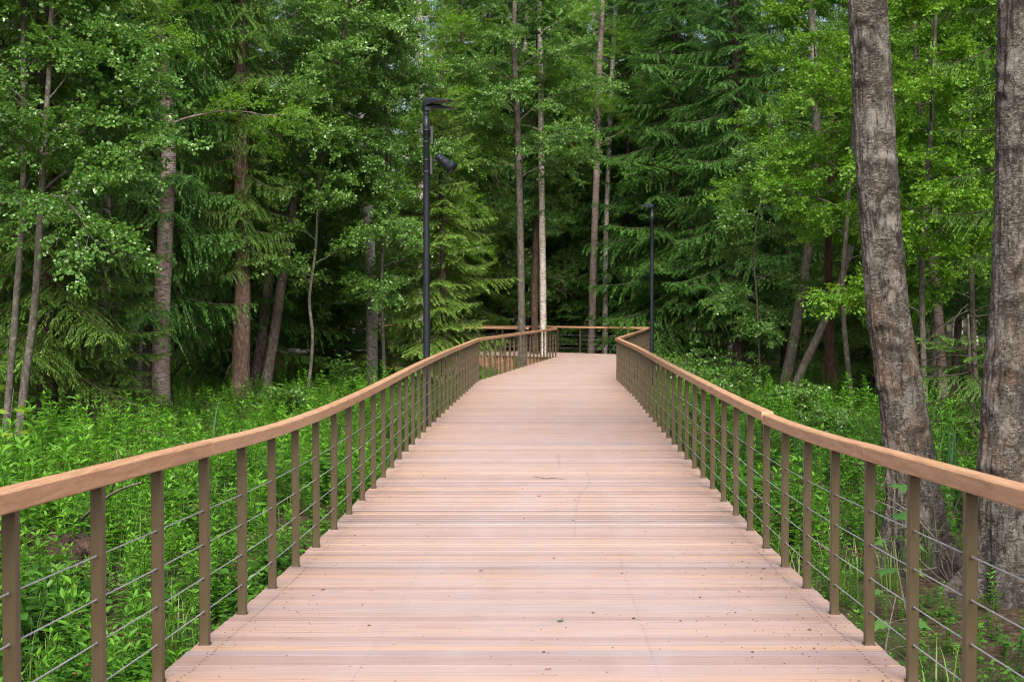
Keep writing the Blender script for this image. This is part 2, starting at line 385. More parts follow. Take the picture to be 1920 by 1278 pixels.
# ------------------------------------------------------------------ boardwalk geometry
HK = np.array([(-6, 1.55), (0, 1.6), (3, 1.655), (5, 1.72), (6.7, 1.775), (7.57, 1.805), (8.5, 1.843), (9.45, 1.876), (10.4, 1.898), (11.34, 1.913), (12.4, 1.922), (14, 1.92), (17, 1.91), (21, 1.895), (25, 1.88), (36, 1.88), (70, 1.875)])
def dz(y): return CAMZ - np.interp(y, HK[:, 0], HK[:, 1])
LK = np.array([(-6, -1.90), (0, -1.87), (4.98, -1.76), (5.88, -1.715), (6.68, -1.672), (7.57, -1.641), (8.5, -1.618), (9.45, -1.60), (10.36, -1.582), (11.34, -1.562), (13.1, -1.515), (15, -1.463), (18, -1.405), (21.2, -1.335), (27.5, -1.134), (36.2, -0.85)])
RK = np.array([(-6, 1.85), (0, 1.86), (5.85, 1.893), (6.7, 1.893), (7.57, 1.907), (8.51, 1.937), (9.45, 1.97), (10.35, 1.995), (11.25, 2.016), (12.25, 2.05), (15.9, 2.14), (20, 2.24), (24.9, 2.38), (28.4, 2.51), (36.3, 2.69)])
LFAR = np.array([(36.2, -0.85), (53.3, 1.64)])
LEGF = np.array([(53.3, 1.64), (56.3, -1.3), (58.2, -9.5), (59, -13)])
RFAR = np.array([(36.3, 2.69), (55.3, 5.38)])
LEGB = np.array([(55.3, 5.38), (58.6, 1.9), (61.2, -1.5), (63.5, -9.5), (64.3, -13)])
def smooth_knots(K):
    yy = np.arange(K[0, 0], K[-1, 0] + 0.01, 0.25); x = np.interp(yy, K[:, 0], K[:, 1])
    ker = np.ones(7) / 7; xp = np.pad(x, 3, mode='reflect', reflect_type='odd'); return np.stack([yy, np.convolve(xp, ker, 'valid')], 1)
LKs, RKs = smooth_knots(LK), smooth_knots(RK)
Lall = np.vstack([LKs, LFAR[1:], LEGF[1:]]); Rall = np.vstack([RKs, RFAR[1:], LEGB[1:]])
EDGE = 0.045
def xl(y): return np.interp(y, Lall[:, 0], Lall[:, 1]) - EDGE
def xr(y): return np.interp(y, Rall[:, 0], Rall[:, 1]) + EDGE

board = empty("boardwalk", (0, 0, 0), "long boardwalk of pale reddish brown cross planks between two cable railings", "boardwalk")
mb = MB(); sc = MB()
hexa = np.array([[math.cos(a), math.sin(a), 0] for a in np.linspace(0, 2 * np.pi, 6, endpoint=False)])
y = -6.0; PITCH = 0.122; k = 0
rr = random.Random(3)
prev = 0.5
while y < 63.8:
    gap = rr.choice([0.007, 0.008, 0.009, 0.010, 0.011, 0.012, 0.015])
    y0, y1 = y + gap / 2, y + PITCH - gap / 2
    zc = float(dz((y0 + y1) / 2)) + rr.uniform(-0.0012, 0.0012)
    tl = rr.random(); 
    if y > 15: tl = 0.5 + (tl - 0.5) * max(0.35, 1 - (y - 15) / 30)
    c = 0.0022; th = 0.028
    jl, jr = (rr.uniform(-.004, .004) for _ in range(2))
    P = []
    for xs, lt in ((0, 0.0), (1, 1.0)):
        for yy, zz in ((y0, zc - th), (y0, zc - c), (y0 + c, zc), (y1 - c, zc), (y1, zc - c), (y1, zc - th)):
            X = (xl(yy) + jl) if xs == 0 else (xr(yy) + jr)
            P.append((X, yy, zz))
    P = np.array(P)
    Q = np.array([[j, j + 1, j + 7, j + 6] for j in range(5)])
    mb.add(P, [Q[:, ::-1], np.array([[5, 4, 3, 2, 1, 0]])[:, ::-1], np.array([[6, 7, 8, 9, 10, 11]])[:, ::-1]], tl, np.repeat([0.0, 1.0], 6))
    if 0 < y < 50:
        a, b = float(xl(y0)), float(xr(y0)); w = b - a
        for fx in (0.135 / w, 0.262, 0.664, 1 - 0.135 / w):
            for yy in (y0 + 0.026, y1 - 0.026):
                r_ = 0.0065 if fx < .2 or fx > .8 else 0.0042; cx = a + fx * w + rr.uniform(-.005, .005)
                sc.add(hexa * r_ + np.array([cx, yy, zc + 0.0012]), [np.arange(6)[None]])
    y += PITCH; k += 1
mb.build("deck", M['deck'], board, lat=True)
tag(sc.build("screw_heads", M['screw'], board), kind="stuff")
# side beams, joists' bearers and legs of the boardwalk
def ribbon_beam(path, w, h, top, tone=0.2):
    P = np.asarray(path, float); n = len(P); T = norm(np.gradient(P, axis=0)); Nn = np.stack([-T[:, 1], T[:, 0]], 1)
    V = []
    for i in range(n):
        for s_, zz in ((-1, top[i] - h), (1, top[i] - h), (1, top[i]), (-1, top[i])):
            V.append((P[i, 0] + Nn[i, 0] * s_ * w / 2, P[i, 1] + Nn[i, 1] * s_ * w / 2, zz))
    Q = [[i * 4 + j, i * 4 + (j + 1) % 4, i * 4 + 4 + (j + 1) % 4, i * 4 + 4 + j] for i in range(n - 1) for j in range(4)]
    return np.array(V), [np.array(Q), np.array([[3, 2, 1, 0]]), np.arange((n - 1) * 4, n * 4)[None]]
for A, sg in ((Lall, 1), (Rall, -1)):
    yy = np.arange(-5.9, 53.0 if sg > 0 else 55, 0.5)
    xx = np.interp(yy, A[:, 0], A[:, 1]) + sg * 0.03
    mb = MB(); mb.add(*ribbon_beam(np.stack([xx, yy], 1), 0.05, 0.17, dz(yy) - 0.030)); mb.build("edge_beam", M['beam'], board)
    for yy in np.arange(-4.5, 53, 3.0):
        x = float(np.interp(yy, A[:, 0], A[:, 1])) + sg * 0.12; top = float(dz(yy)) - 0.03
        mb = MB(); mb.add(*box((x, yy, (top - 1.1) / 2), (0.11, 0.11, top + 1.1), 0, 0.006)); mb.build("support_post", M['beam'], board)
# boarded skirt along the far leg of the walk
mb = MB(); y_ = np.arange(0, 13.5, 0.125)
for s_ in y_:
    x = 1.5 - s_; yy = float(np.interp(-x, -LEGF[:, 1], LEGF[:, 0])) + 0.02
    mb.add(*box((x, yy, float(dz(yy)) - 0.36), (0.113, 0.022, 0.65), R(14), 0.003), tone=rr.random())
mb.build("skirt_panel", M['beam'], board)

# ------------------------------------------------------------------ railings
RAIL_B, RAIL_H, RAIL_W = 1.01, 0.077, 0.094
POST_H = RAIL_B
def post_mesh():
    mb = MB(); mb.add(*box((0, 0, POST_H / 2), (0.05, 0.046, POST_H), 0, 0.0025)); return mb
pm = post_mesh().build("post", M['post']); pm_me = pm.data; bpy.data.objects.remove(pm)
q = MB(); q.add(*box((0, 0, 0.004), (0.062, 0.058, 0.008), 0, 0.001)); t_ = q.build("base_plate", M['base']); bp_me = t_.data; bpy.data.objects.remove(t_)
q = MB()
q.add(*tube([(0, -.034, 0), (0, -.031, 0), (0, .031, 0), (0, .034, 0)], [.006, .0085, .0085, .006], 8))
t_ = q.build("cable_fitting", M['fitting']); cf_me = t_.data; bpy.data.objects.remove(t_)
CAB = (0.18, 0.36, 0.54, 0.72)
def link(name, me, parent, loc=(0, 0, 0), rz=0.0):
    o = bpy.data.objects.new(name, me); COL.objects.link(o); o.parent = parent; o.location = loc; o.rotation_euler = (0, 0, rz); return o
def railing(label, pts, off=lambda i: (0, 0), seglen=4, cyclic_breaks=()):
    """pts: post centres (x,y); cables and handrail follow them"""
    root = empty("railing", (float(pts[0][0]), float(pts[0][1]), 0), label, "railing")
    O = np.array([pts[0][0], pts[0][1], 0.0])
    P = np.array(pts, float); n = len(P); Z = dz(P[:, 1])
    T = norm(np.gradient(P, axis=0)); ang = np.arctan2(T[:, 1], T[:, 0]) - np.pi / 2
    for i in range(n):
        o = link("post", pm_me, root, (P[i, 0] - O[0], P[i, 1] - O[1], Z[i]), ang[i])
        link("base_plate", bp_me, o, (0, 0, 0.0005))
        if -1 < P[i, 1] < 22:
            for c in CAB: link("cable_fitting", cf_me, o, (0, 0, c))
    for c in CAB:
        path = np.column_stack([P, Z + c]); mb = MB(); mb.add(*tube(path, 0.0032 if True else 0, 6)); mb.build("cable", M['cable'], root, True, O)
    # handrail in separate lengths butted end to end
    i = 0; rs = random.Random(int(abs(P[0, 0]) * 100))
    while i < n - 1:
        j = min(n - 1, i + seglen)
        for b in cyclic_breaks:
            if i < b < j: j = b
        if n - 1 - j == 1: j = n - 1
        idx = np.arange(i, j + 1); Q = P[idx].copy(); zz = Z[idx] + RAIL_B + off(i)[1]
        Tn = T[idx].copy()
        if i in cyclic_breaks: Tn[0] = norm(Q[1] - Q[0])
        if j in cyclic_breaks: Tn[-1] = norm(Q[-1] - Q[-2])
        ext0 = -0.06 if i == 0 else (0.003); ext1 = -0.06 if j == n - 1 else 0.003
        if i in cyclic_breaks and off(i) == (0, 0) : ext0 = -0.045
        if j in cyclic_breaks and off(i) == (0, 0): ext1 = -0.045 + 0.09
        Q[0] += Tn[0] * ext0; Q[-1] -= Tn[-1] * ext1
        Nn = np.stack([Tn[:, 1], -Tn[:, 0]], 1); w, h, b = RAIL_W / 2, RAIL_H, 0.007
        prof = [(-w + b, 0), (w - b, 0), (w, b), (w, h - b), (w - b, h), (-w + b, h), (-w, h - b), (-w, b)]
        V = np.array([[Q[m, 0] + Nn[m, 0] * (a + off(i)[0]), Q[m, 1] + Nn[m, 1] * (a + off(i)[0]), zz[m] + e + 0.0005] for m in range(len(Q)) for a, e in prof])
        fq = np.array([[m * 8 + s_, m * 8 + (s_ + 1) % 8, m * 8 + 8 + (s_ + 1) % 8, m * 8 + 8 + s_] for m in range(len(Q) - 1) for s_ in range(8)])
        mb = MB(); mb.add(V, [fq, np.arange(8)[::-1][None], ((len(Q) - 1) * 8 + np.arange(8))[None]], rs.random()); mb.build("handrail", M['rail'], root, False, O)
        i = j
    return root
def along(A, y0, y1, step):
    m = int(round((y1 - y0) / step)); yy = np.linspace(y0, y1, m + 1); return np.column_stack([np.interp(yy, A[:, 0], A[:, 1]), yy])
def line(a, b, step):
    L = math.dist(a, b); m = max(1, round(L / step)); t = np.linspace(0, 1, m + 1)[1:, None]
    return np.array([a]) * (1 - t) + np.array([b]) * t
yl = [-3.4, -2.5, -1.57, -.63, .3, 1.23, 2.16, 3.1, 4.03, 4.96, 5.87, 6.70, 7.57, 8.5, 9.45, 10.36, 11.3]
lp = np.column_stack([np.interp(yl, LKs[:, 0], LKs[:, 1]), yl])
lp = np.vstack([lp, along(LKs, 12.25, 36.2, 0.93)]); bl = len(lp) - 1
lp = np.vstack([lp, line((-0.85, 36.2), (1.64, 53.3), 0.92)]); bl2 = len(lp) - 1
railing("bronze post and cable railing with orange wood handrail beside the lamp with the horn loudspeaker", lp, cyclic_breaks=(bl,))
lg = np.vstack([line((1.5, 53.9), (-1.3, 56.3), 1.2), line((-1.3, 56.3), (-9.5, 58.2), 1.4)])
railing("distant low railing behind the three slim trunks where the walk turns away", lg)
yr = [-3.3, -2.4, -1.5, -.6, .3, 1.25, 2.2, 3.1, 4.0, 4.95, 5.85, 6.70, 7.57, 8.51, 9.45, 10.35, 11.25]
rp = np.column_stack([np.interp(yr, RKs[:, 0], RKs[:, 1]), yr]); b0 = len(rp) - 1
rp = np.vstack([rp, along(RKs, 12.18, 36.3, 0.93)]); b1 = len(rp) - 1
rp = np.vstack([rp, line((2.69, 36.3), (5.38, 55.3), 0.95)]); b2 = len(rp) - 1
rp = np.vstack([rp, line((5.38, 55.3), (1.9, 58.6), 1.2), line((1.9, 58.6), (-1.5, 61.2), 1.2), line((-1.5, 61.2), (-9.5, 63.5), 1.4)])
railing("bronze railing with a stepped joint in its wooden handrail, passing the two thick birch trunks", rp, off=lambda i: (0.006, -0.022) if i < b0 else (0, 0), cyclic_breaks=(b0, b1, b2))

# ------------------------------------------------------------------ ground
GZ = -0.72
def gz(x, y):
    P = np.column_stack([np.ravel(x) * 0.16, np.ravel(y) * 0.16, np.zeros(np.size(x))])
    return GZ + 0.10 * vnoise(P, 3) + 0.04 * vnoise(P * 4.3, 4)
gx = np.concatenate([np.linspace(-260, -32, 14), np.linspace(-30, 30, 161), np.linspace(32, 260, 14)])
gy = np.concatenate([np.linspace(-60, -10, 6), np.linspace(-8, 70, 209), np.linspace(75, 330, 18)])
GX, GY = np.meshgrid(gx, gy); V = np.column_stack([GX.ravel(), GY.ravel(), gz(GX, GY)])
nx, ny = len(gx), len(gy); i = (np.arange(ny - 1)[:, None] * nx + np.arange(nx - 1)[None]).ravel()
mb = MB(); mb.add(V, [np.stack([i, i + 1, i + nx + 1, i + nx], 1)])
tag(mb.build("forest_floor", M['ground'], smooth=True), "dark damp forest floor under the plants", "ground", kind="structure")

# ------------------------------------------------------------------ foliage templates
def kite_sets(B, D, L, Wd, roll, t0, t1):
    """flat kite strips from base points B along D (n,3)"""
    n = len(B); D = norm(D); ref = np.where(np.abs(D[:, 2:3]) > 0.9, np.array([[1.0, 0, 0]]), np.array([[0, 0, 1.0]]))
    Y = norm(np.cross(ref, D)); Z = np.cross(D, Y); Y = np.cos(roll)[:, None] * Y + np.sin(roll)[:, None] * Z
    P0 = B; P3 = B + D * L[:, None]; mid = B + D * (L * 0.55)[:, None]
    V = np.stack([P0, mid + Y * (Wd / 2)[:, None], P3, mid - Y * (Wd / 2)[:, None]], 1)
    T = np.stack([t0, (t0 + t1) / 2, t1, (t0 + t1) / 2], 1)
    i = np.arange(n)[:, None] * 4
    return V.reshape(-1, 3), np.concatenate([i + [0, 1, 2], i + [0, 2, 3]]), T.reshape(-1)

def spruce_branch(g, L=3.0, droop=0.35, hang=0.5, dens=1.0):
    """one bough along +x of length L: needle strips (V,F,tone) and axis points"""
    def axis(t): return np.stack([L * t * (1 - 0.06 * t), 0.10 * L * np.sin(t * 2.2) * g.uniform(-.3, .3) + 0 * t, -droop * L * (1.25 * t - 0.85 * t * t)], -1)
    B, D, Ln, T0, T1 = [], [], [], [], []
    ns = int(17 * dens * (0.6 + 0.4 * L / 3)); k_ = 0
    for t in np.linspace(0.10, 0.97, ns):
        for s_ in (-1, 1):
            if g.random() < 0.08: continue
            t_ = min(0.99, max(0.08, t + g.uniform(-.02, .02)))
            l = L * (0.44 * (1 - t_) ** 0.85 * min(1, t_ * 4.5 + .25) + 0.05) * g.uniform(0.7, 1.15)
            a = R(g.uniform(42, 66)) * s_; p0 = axis(np.array([t_]))[0]
            m = max(3, int(l / 0.043)); u = (np.arange(m) + 0.5) / m
            d0 = np.array([math.cos(a), math.sin(a), -0.10]); hh = hang * g.uniform(.5, 1.4)
            pts = p0 + d0 * (u * l)[:, None]; pts[:, 2] -= hh * l * u ** 2 * 0.55
            tan = d0 - np.array([0, 0, 1]) * (1.1 * hh * u)[:, None]
            for side in (-1, 1):
                ang = R(38) * side; c_, s2 = math.cos(ang), math.sin(ang)
                dd = np.stack([tan[:, 0] * c_ - tan[:, 1] * s2, tan[:, 0] * s2 + tan[:, 1] * c_, tan[:, 2] - 0.25 * g.random(m)], 1) + g.normal(0, .15, (m, 3))
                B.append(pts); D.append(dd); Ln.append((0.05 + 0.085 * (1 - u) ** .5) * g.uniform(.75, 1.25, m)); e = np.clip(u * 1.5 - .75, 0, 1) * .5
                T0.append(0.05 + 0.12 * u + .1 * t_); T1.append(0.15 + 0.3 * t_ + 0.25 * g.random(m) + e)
            # the leading shoot and hanging twiglets
            B.append(pts[-1:]); D.append(tan[-1:]); Ln.append(np.array([0.12])); T0.append(np.array([0.4])); T1.append(np.array([1.0]))
            if hh > 0.35:
                sel = g.random(m) < 0.45
                B.append(pts[sel]); D.append(np.tile([0, 0, -1.0], (sel.sum(), 1)) + g.normal(0, .25, (sel.sum(), 3)) + 0.3 * tan[sel]); Ln.append(g.uniform(.07, .2, sel.sum())); T0.append(np.full(sel.sum(), .05)); T1.append(g.uniform(.15, .5, sel.sum()))
    ta = np.linspace(0.3, 1.0, int(20 * L / 3)); pa = axis(ta)
    dd = np.tile([1.0, 0, -0.1], (len(ta), 1)) + g.normal(0, .3, (len(ta), 3)); B.append(pa); D.append(dd); Ln.append(np.full(len(ta), .12)); T0.append(np.full(len(ta), .2)); T1.append(np.full(len(ta), .8))
    B, D, Ln, T0, T1 = map(np.concatenate, (B, D, Ln, T0, T1))
    V, Fc, T = kite_sets(B, D, Ln, 0.021 + 0.012 * g.random(len(B)), g.uniform(-.9, .9, len(B)), T0, T1)
    return (V, Fc, T), axis(np.linspace(0, 0.98, 7))
g0 = np.random.default_rng(11)
BR = {'long': [spruce_branch(g0, 2.8, 0.30, h_) for h_ in (0.3, 0.5, 0.7, 0.9, 1.1)], 'short': [spruce_branch(g0, 1.4, 0.2, h_, 0.95) for h_ in (0.3, 0.5, 0.7)]}
BR_HANG = [spruce_branch(g0, 2.4, 0.42, h_, 1.1) for h_ in (1.1, 1.3, 1.5, 1.7)]

def spruce_parts(H, r, cb, Lmax, seed, step=0.30, hang=False, path=None, dead=18, low=0.8, pow_=0.7):
    g = np.random.default_rng(seed)
    wood = MB(); crown = MB()
    hs = np.arange(0, H + 0.01, 0.5); lean = g.normal(0, 0.012, 2)
    cx = path if path is not None else (lambda h: np.stack([lean[0] * h + 0.05 * np.sin(h * .5 + seed), lean[1] * h, h], -1))
    rad = r * (1 - hs / H) ** 0.85 + 0.01
    wood.add(*tube(cx(hs) - np.array([0, 0, 0.12]) * (hs == 0)[:, None], rad, 12, True, 0.10, seed, 0.55))
    h = cb
    while h < H - 0.4:
        nb = g.integers(3, 6); a0 = g.uniform(0, 6.28)
        f = (H - h) / max(0.1, H - cb); Lb = Lmax * f ** pow_ * (low + (1 - low) * min(1, (h - cb) / 2.0))
        for b in range(nb):
            L = Lb * g.uniform(0.5, 1.15)
            if g.random() < 0.06: continue
            if L < 0.25: continue
            kind = BR_HANG if (hang and L > 1.1) else (BR['long'] if L > 1.5 else BR['short'])
            (tm, ax) = kind[g.integers(len(kind))]; L0 = ax[-1, 0] * 1.05
            s_ = L / L0; az = a0 + 6.283 * b / nb + g.uniform(-.35, .35)
            pitch = R(-8 + 38 * (1 - f) ** 1.5 + g.uniform(-13, 13)); c_, s2 = math.cos(pitch), math.sin(pitch)
            Rm = rotz(np.array([az]))[0] @ np.array([[c_, 0, -s2], [0, 1, 0], [s2, 0, c_]]) * s_
            p = cx(np.array([h + g.uniform(-.1, .1)]))[0]
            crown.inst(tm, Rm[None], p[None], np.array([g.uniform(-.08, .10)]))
            A = ax @ Rm.T + p; wood.add(*tube(A, np.linspace(0.022 * L / 2.5 + .004, 0.003, len(A)), 4, False))
        h += step * g.uniform(0.75, 1.3) * (0.7 + 0.3 * f)
    for _ in range(dead):                                          # bare dead boughs under the crown
        h = g.uniform(0.6, cb + 2.0); az = g.uniform(0, 6.28); L = g.uniform(0.5, 1.7); t = np.linspace(0, 1, 6)
        p = cx(np.array([h]))[0]; d = np.array([math.cos(az), math.sin(az), g.uniform(-.45, .1)])
        A = p + d * (t * L)[:, None]; A[:, 2] -= .25 * L * t ** 2; A += g.normal(0, .02, A.shape)
        wood.add(*tube(A, np.linspace(0.012, 0.003, 6), 4, False))
        for u in g.uniform(.3, 1, 3):
            q_ = A[int(u * 5)]; dd = norm(d + g.normal(0, .6, 3)); wood.add(*tube(np.stack([q_, q_ + dd * L * .2, q_ + dd * L * .35 - np.array([0, 0, .05])]), [.005, .004, .002], 3, False))
    return wood, crown

def leaf_shape(kind='round'):
    if kind == 'round': P = [(0, 0), (.22, .36), (.62, .46), (1, 0), (.62, -.46), (.22, -.36)]
    elif kind == 'birch': P = [(0, 0), (.12, .36), (.45, .33), (1, 0), (.45, -.33), (.12, -.36)]
    else: P = [(0, 0), (.25, .19), (.6, .15), (1, 0), (.6, -.15), (.25, -.19)]
    V = np.array([[x, yy, 0.22 * abs(yy) - 0.10 * x * x] for x, yy in P])
    return V, np.array([[0, 1, 2], [0, 2, 3], [0, 3, 4], [0, 4, 5]])
def twig_template(g, kind='round', n=15, L=0.45, size=0.062):
    LV, LF = leaf_shape(kind); m = MB()
    u = np.sort(g.uniform(0.1, 1.0, n)); B = np.stack([u * L, 0.03 * np.sin(u * 5), -0.10 * L * u ** 2], 1)
    s_ = np.where(np.arange(n) % 2 == 0, 1, -1) * g.uniform(.4, 1.5, n)
    D = np.stack([np.cos(s_), np.sin(s_), g.uniform(-.8, .4, n)], 1)
    B = B + norm(D) * 0.02 + g.normal(0, .012, (n, 3))
    Mx = frame(D, np.array([0, 0, 1.0]), g.normal(0, .55, n)) * (size * g.uniform(.6, 1.25, n))[:, None, None]
    m.inst((LV, LF, np.zeros(len(LV))), Mx, B, g.uniform(0.1, .9, n))
    return np.concatenate(m.V), np.concatenate(m.F[3]), np.concatenate(m.T)
TW = {'alder': [twig_template(g0, 'round', 20, .5, .064) for _ in range(4)], 'birch': [twig_template(g0, 'birch', 22, .5, .052) for _ in range(4)],
      'near': [twig_template(g0, 'round', 18, .45, .066) for _ in range(4)]}

def broadleaf_parts(path, rad, seed, cb, Lmax, nlimb, tw='alder', sides=12, bump=0.08, flare=0.5, updir=0.55, sub=13, twstep=0.15, top_taper=0.75, azf=None, bend=0.5, ring=0.3, droop=0.25):
    """path: trunk points relative to base; rad: radii at those points"""
    g = np.random.default_rng(seed); wood = MB(); crown = MB()
    PR = resample(np.column_stack([path, rad]), ring); P, rd = PR[:, :3], PR[:, 3]
    wood.add(*tube(P, rd, sides, True, bump, seed, flare))
    H = P[-1, 2]; B, D = [], []
    az0 = g.uniform(0, 6.28)
    for i in range(nlimb):
        h = cb + (H - cb) * ((i + g.uniform(0, .9)) / nlimb); j = int(np.argmin(np.abs(P[:, 2] - h))); p = P[j]
        f = (h - cb) / max(.1, H - cb); az = az0 + 2.4 * i + g.uniform(-.4, .4)
        if azf is not None: az = azf(g, i)
        L = Lmax * (1 - top_taper * f) * g.uniform(.65, 1.15)
        d = np.array([math.cos(az), math.sin(az), updir + 0.5 * f + g.uniform(-.2, .25)]); d = d / np.linalg.norm(d)
        n = 9; q_ = [p]; dd = d.copy()
        for s_ in range(n):
            dd = norm(dd + g.normal(0, .10, 3) - np.array([0, 0, bend * 0.14])); q_.append(q_[-1] + dd * L / n)
        q_ = np.array(q_); r0 = min(rd[j] * .5, 0.007 + 0.009 * L)
        wood.add(*tube(q_, np.linspace(r0, 0.005, n + 1), 6, False))
        for s_ in range(sub):
            u = 0.18 + .82 * (s_ + g.random()) / sub; k_ = min(n - 1, int(u * n)); b = q_[k_] + (q_[k_ + 1] - q_[k_]) * (u * n - k_)
            t = norm(q_[k_ + 1] - q_[k_]); sd = norm(np.cross(t, [0, 0, 1.0])) * (1 if s_ % 2 else -1)
            e = norm(t * .7 + sd * g.uniform(.3, 1.0) + np.array([0, 0, g.uniform(-.55, .6)])); l = L * .46 * (1 - .55 * u) * g.uniform(.6, 1.2) + .15
            m = max(3, int(l / twstep)); v = (np.arange(m) + .6) / m
            pts = b + e * (v * l)[:, None]; pts[:, 2] -= droop * l * v ** 2; pts += g.normal(0, .03, pts.shape)
            wood.add(*tube(np.vstack([b[None], pts]), np.linspace(.009, .003, m + 1), 4, False))
            for rep in range(3):
                sgn = np.where((np.arange(m) + rep) % 2, 1, -1)
                dd2 = e + np.cross(e, [0, 0, 1.0])[None] * (sgn * g.uniform(.4, 1.3, m))[:, None] + g.normal(0, .38, (m, 3)); dd2[:, 2] -= .05
                B.append(pts); D.append(dd2)
    B = np.concatenate(B); D = np.concatenate(D); T = TW[tw]; pick = g.integers(0, len(T), len(B))
    tn = 0.16 * vnoise(B * 1.1, seed)
    for t in range(len(T)):
        s_ = pick == t
        if s_.any(): crown.inst(T[t], frame(D[s_], np.array([0, 0, 1.0]), g.normal(0, .8, s_.sum())) * g.uniform(.7, 1.2, s_.sum())[:, None, None], B[s_], tn[s_])
    return wood, crown

def tree(name, loc, label, cat, parts, bark, leaf, group=None):
    o = empty(name, loc, label, cat, group)
    parts[0].build("trunk", M[bark], o, True)
    if parts[1] is not None and parts[1].n: parts[1].build("crown", M[leaf], o)
    return o
def rel(pts, d, up=None):
    """trunk path from photo columns/rows at depth d -> base location and path relative to it; up: extra points above"""
    W_ = np.array([spot(px, d, py) for px, py in pts]); W_[0, 2] = float(gz(W_[0, 0], d)[0])
    base = W_[0].copy(); P = W_ - base
    if up is not None: P = np.vstack([P, P[-1] + np.array(up)])
    P[0, 2] -= 0.15
    return tuple(base), P

# ------------------------------------------------------------------ the two thick old birches
def big_birch(pts, halfw, d, up, seed, label):
    base, P = rel(pts, d); up = np.array(up); P = np.vstack([P, P[-1] + up * .2, P[-1] + up]); rad = np.array(list(halfw) + [halfw[-1] * .86, 0.06])
    g = np.random.default_rng(seed)
    PR = resample(np.column_stack([P, rad]), 0.3); hi = PR[PR[:, 2] > 7.0]
    PRd = resample(np.column_stack([P, rad]), 0.024); lo = PRd[PRd[:, 2] <= 7.0]
    A = np.vstack([lo, hi]); P2, r2 = A[:, :3], A[:, 3]; n = len(P2); sides = 110
    a = np.linspace(0, 2 * np.pi, sides, endpoint=False); ca, sa = np.cos(a), np.sin(a)
    hh = P2[:, 2][:, None] * np.ones((1, sides)); C = np.stack([ca[None] * np.ones((n, 1)), sa[None] * np.ones((n, 1)), hh], -1).reshape(-1, 3)
    rr_ = r2[:, None] * np.ones((1, sides))
    lump = vnoise(C * [1.6, 1.6, 1.2], seed); mid = vnoise(C * [4, 4, 2.2], seed + 1); fine = vnoise(C * [16, 16, 7], seed + 2); flake = vnoise(C * [9, 9, 34], seed + 3)
    low = np.exp(-np.clip(P2[:, 2], 0, 9) / 1.0)[:, None]
    rr_ = rr_ + (0.010 * lump + 0.006 * mid).reshape(n, sides) + (0.007 * fine + 0.005 * flake + 0.004 * vnoise(C * [30, 30, 18], seed + 9)).reshape(n, sides)
    furrow = np.abs(vnoise(C * [7, 7, 0.9], seed + 6)).reshape(n, sides)
    rr_ = rr_ - 0.012 * (1 - np.clip(np.abs(vnoise(C * [9, 9, 2.2], seed + 11)).reshape(n, sides) * 4, 0, 1)) - low * 0.035 * (1 - np.clip(furrow * 3, 0, 1))
    lob = 0.7 + 0.6 * np.sin(a * 4 + seed) + 0.3 * np.sin(a * 7 + 2 * seed)
    rr_ = rr_ * (1 + 0.75 * np.exp(-np.clip(P2[:, 2], 0, 9) / 0.26)[:, None] * lob[None])
    tone = np.zeros((n, sides))
    for z0 in np.linspace(1.2, 6.9, 15) + g.uniform(-.2, .2, 15):     # arched, broken dark collars where old branches were
        az = g.normal(4.4, .9); da = np.angle(np.exp(1j * (a - az)))
        dip = -0.13 * np.exp(-(da / .75) ** 2) * g.uniform(.2, 1.2) + 0.03 * np.sin(2 * a + az)
        wob = (0.022 * mid + 0.016 * fine).reshape(n, sides)
        dist = hh - (z0 - dip[None]) + wob; gate = np.clip(1.1 * np.exp(-(da / g.uniform(.6, 1.3)) ** 2), 0, 1)[None]
        e = np.exp(-(dist / 0.05) ** 2) * gate; f2 = fine.reshape(n, sides)
        rr_ = rr_ + 0.016 * np.exp(-((dist - .05) / 0.07) ** 2) * gate - 0.012 * e
        tone = np.maximum(tone, e * np.clip(0.8 + .6 * f2, 0, 1)); tone = np.maximum(tone, gate * .75 * np.exp(-((dist + .10) / 0.09) ** 2) * np.clip(f2 * 2 + .35, 0, 1))
    tone = np.maximum(tone, 0.75 * np.exp(-np.clip(P2[:, 2], 0, 9) / .55)[:, None] * np.clip(.75 + .8 * mid.reshape(n, sides), 0, 1))
    tone = np.maximum(tone, low * 0.9 * (1 - np.clip(furrow * 4, 0, 1)))
    V = P2[:, None, :] + rr_[..., None] * np.stack([ca, sa, 0 * ca], -1)[None]
    ii = np.arange(n - 1)[:, None] * sides; j = np.arange(sides)[None]; kk = (j + 1) % sides
    Q = np.stack([ii + j, ii + kk, ii + sides + kk, ii + sides + j], -1).reshape(-1, 4)
    o = empty("birch_tree", base, label, "tree")
    mb = MB(); mb.add(V.reshape(-1, 3), [Q], tone.reshape(-1)); mb.build("trunk", M['bk_big'], o, True)
    w, c = broadleaf_parts(P[2:], rad[2:] * .5, seed, 9.0, 3.6, 16, 'birch', 6, 0, 0)
    w.V = w.V[1:]; w.T = w.T[1:]; w.L = w.L[1:]
    # drop the helper trunk, keep limbs
    w2 = MB(); n0 = None
    c.build("crown", M['birch_leaf'], o)
    return o
big_birch([(1724, 1078), (1713, 900), (1690, 740), (1662, 560), (1641, 300), (1631, 120), (1621, -20)], [.30, .255, .224, .205, .193, .187, .183], 13.9, (-.5, .1, 9.5), 21, "thick leaning birch trunk with rusty brown lower side, behind the handrail")
big_birch([(1908, 1135), (1906, 960), (1905, 760), (1916, 560), (1919, 400), (1918, 200), (1920, -20)], [.34, .32, .295, .262, .25, .245, .24], 12.5, (.2, .2, 9.5), 34, "thick upright birch trunk cut off by the picture edge, bark peeled near its foot")

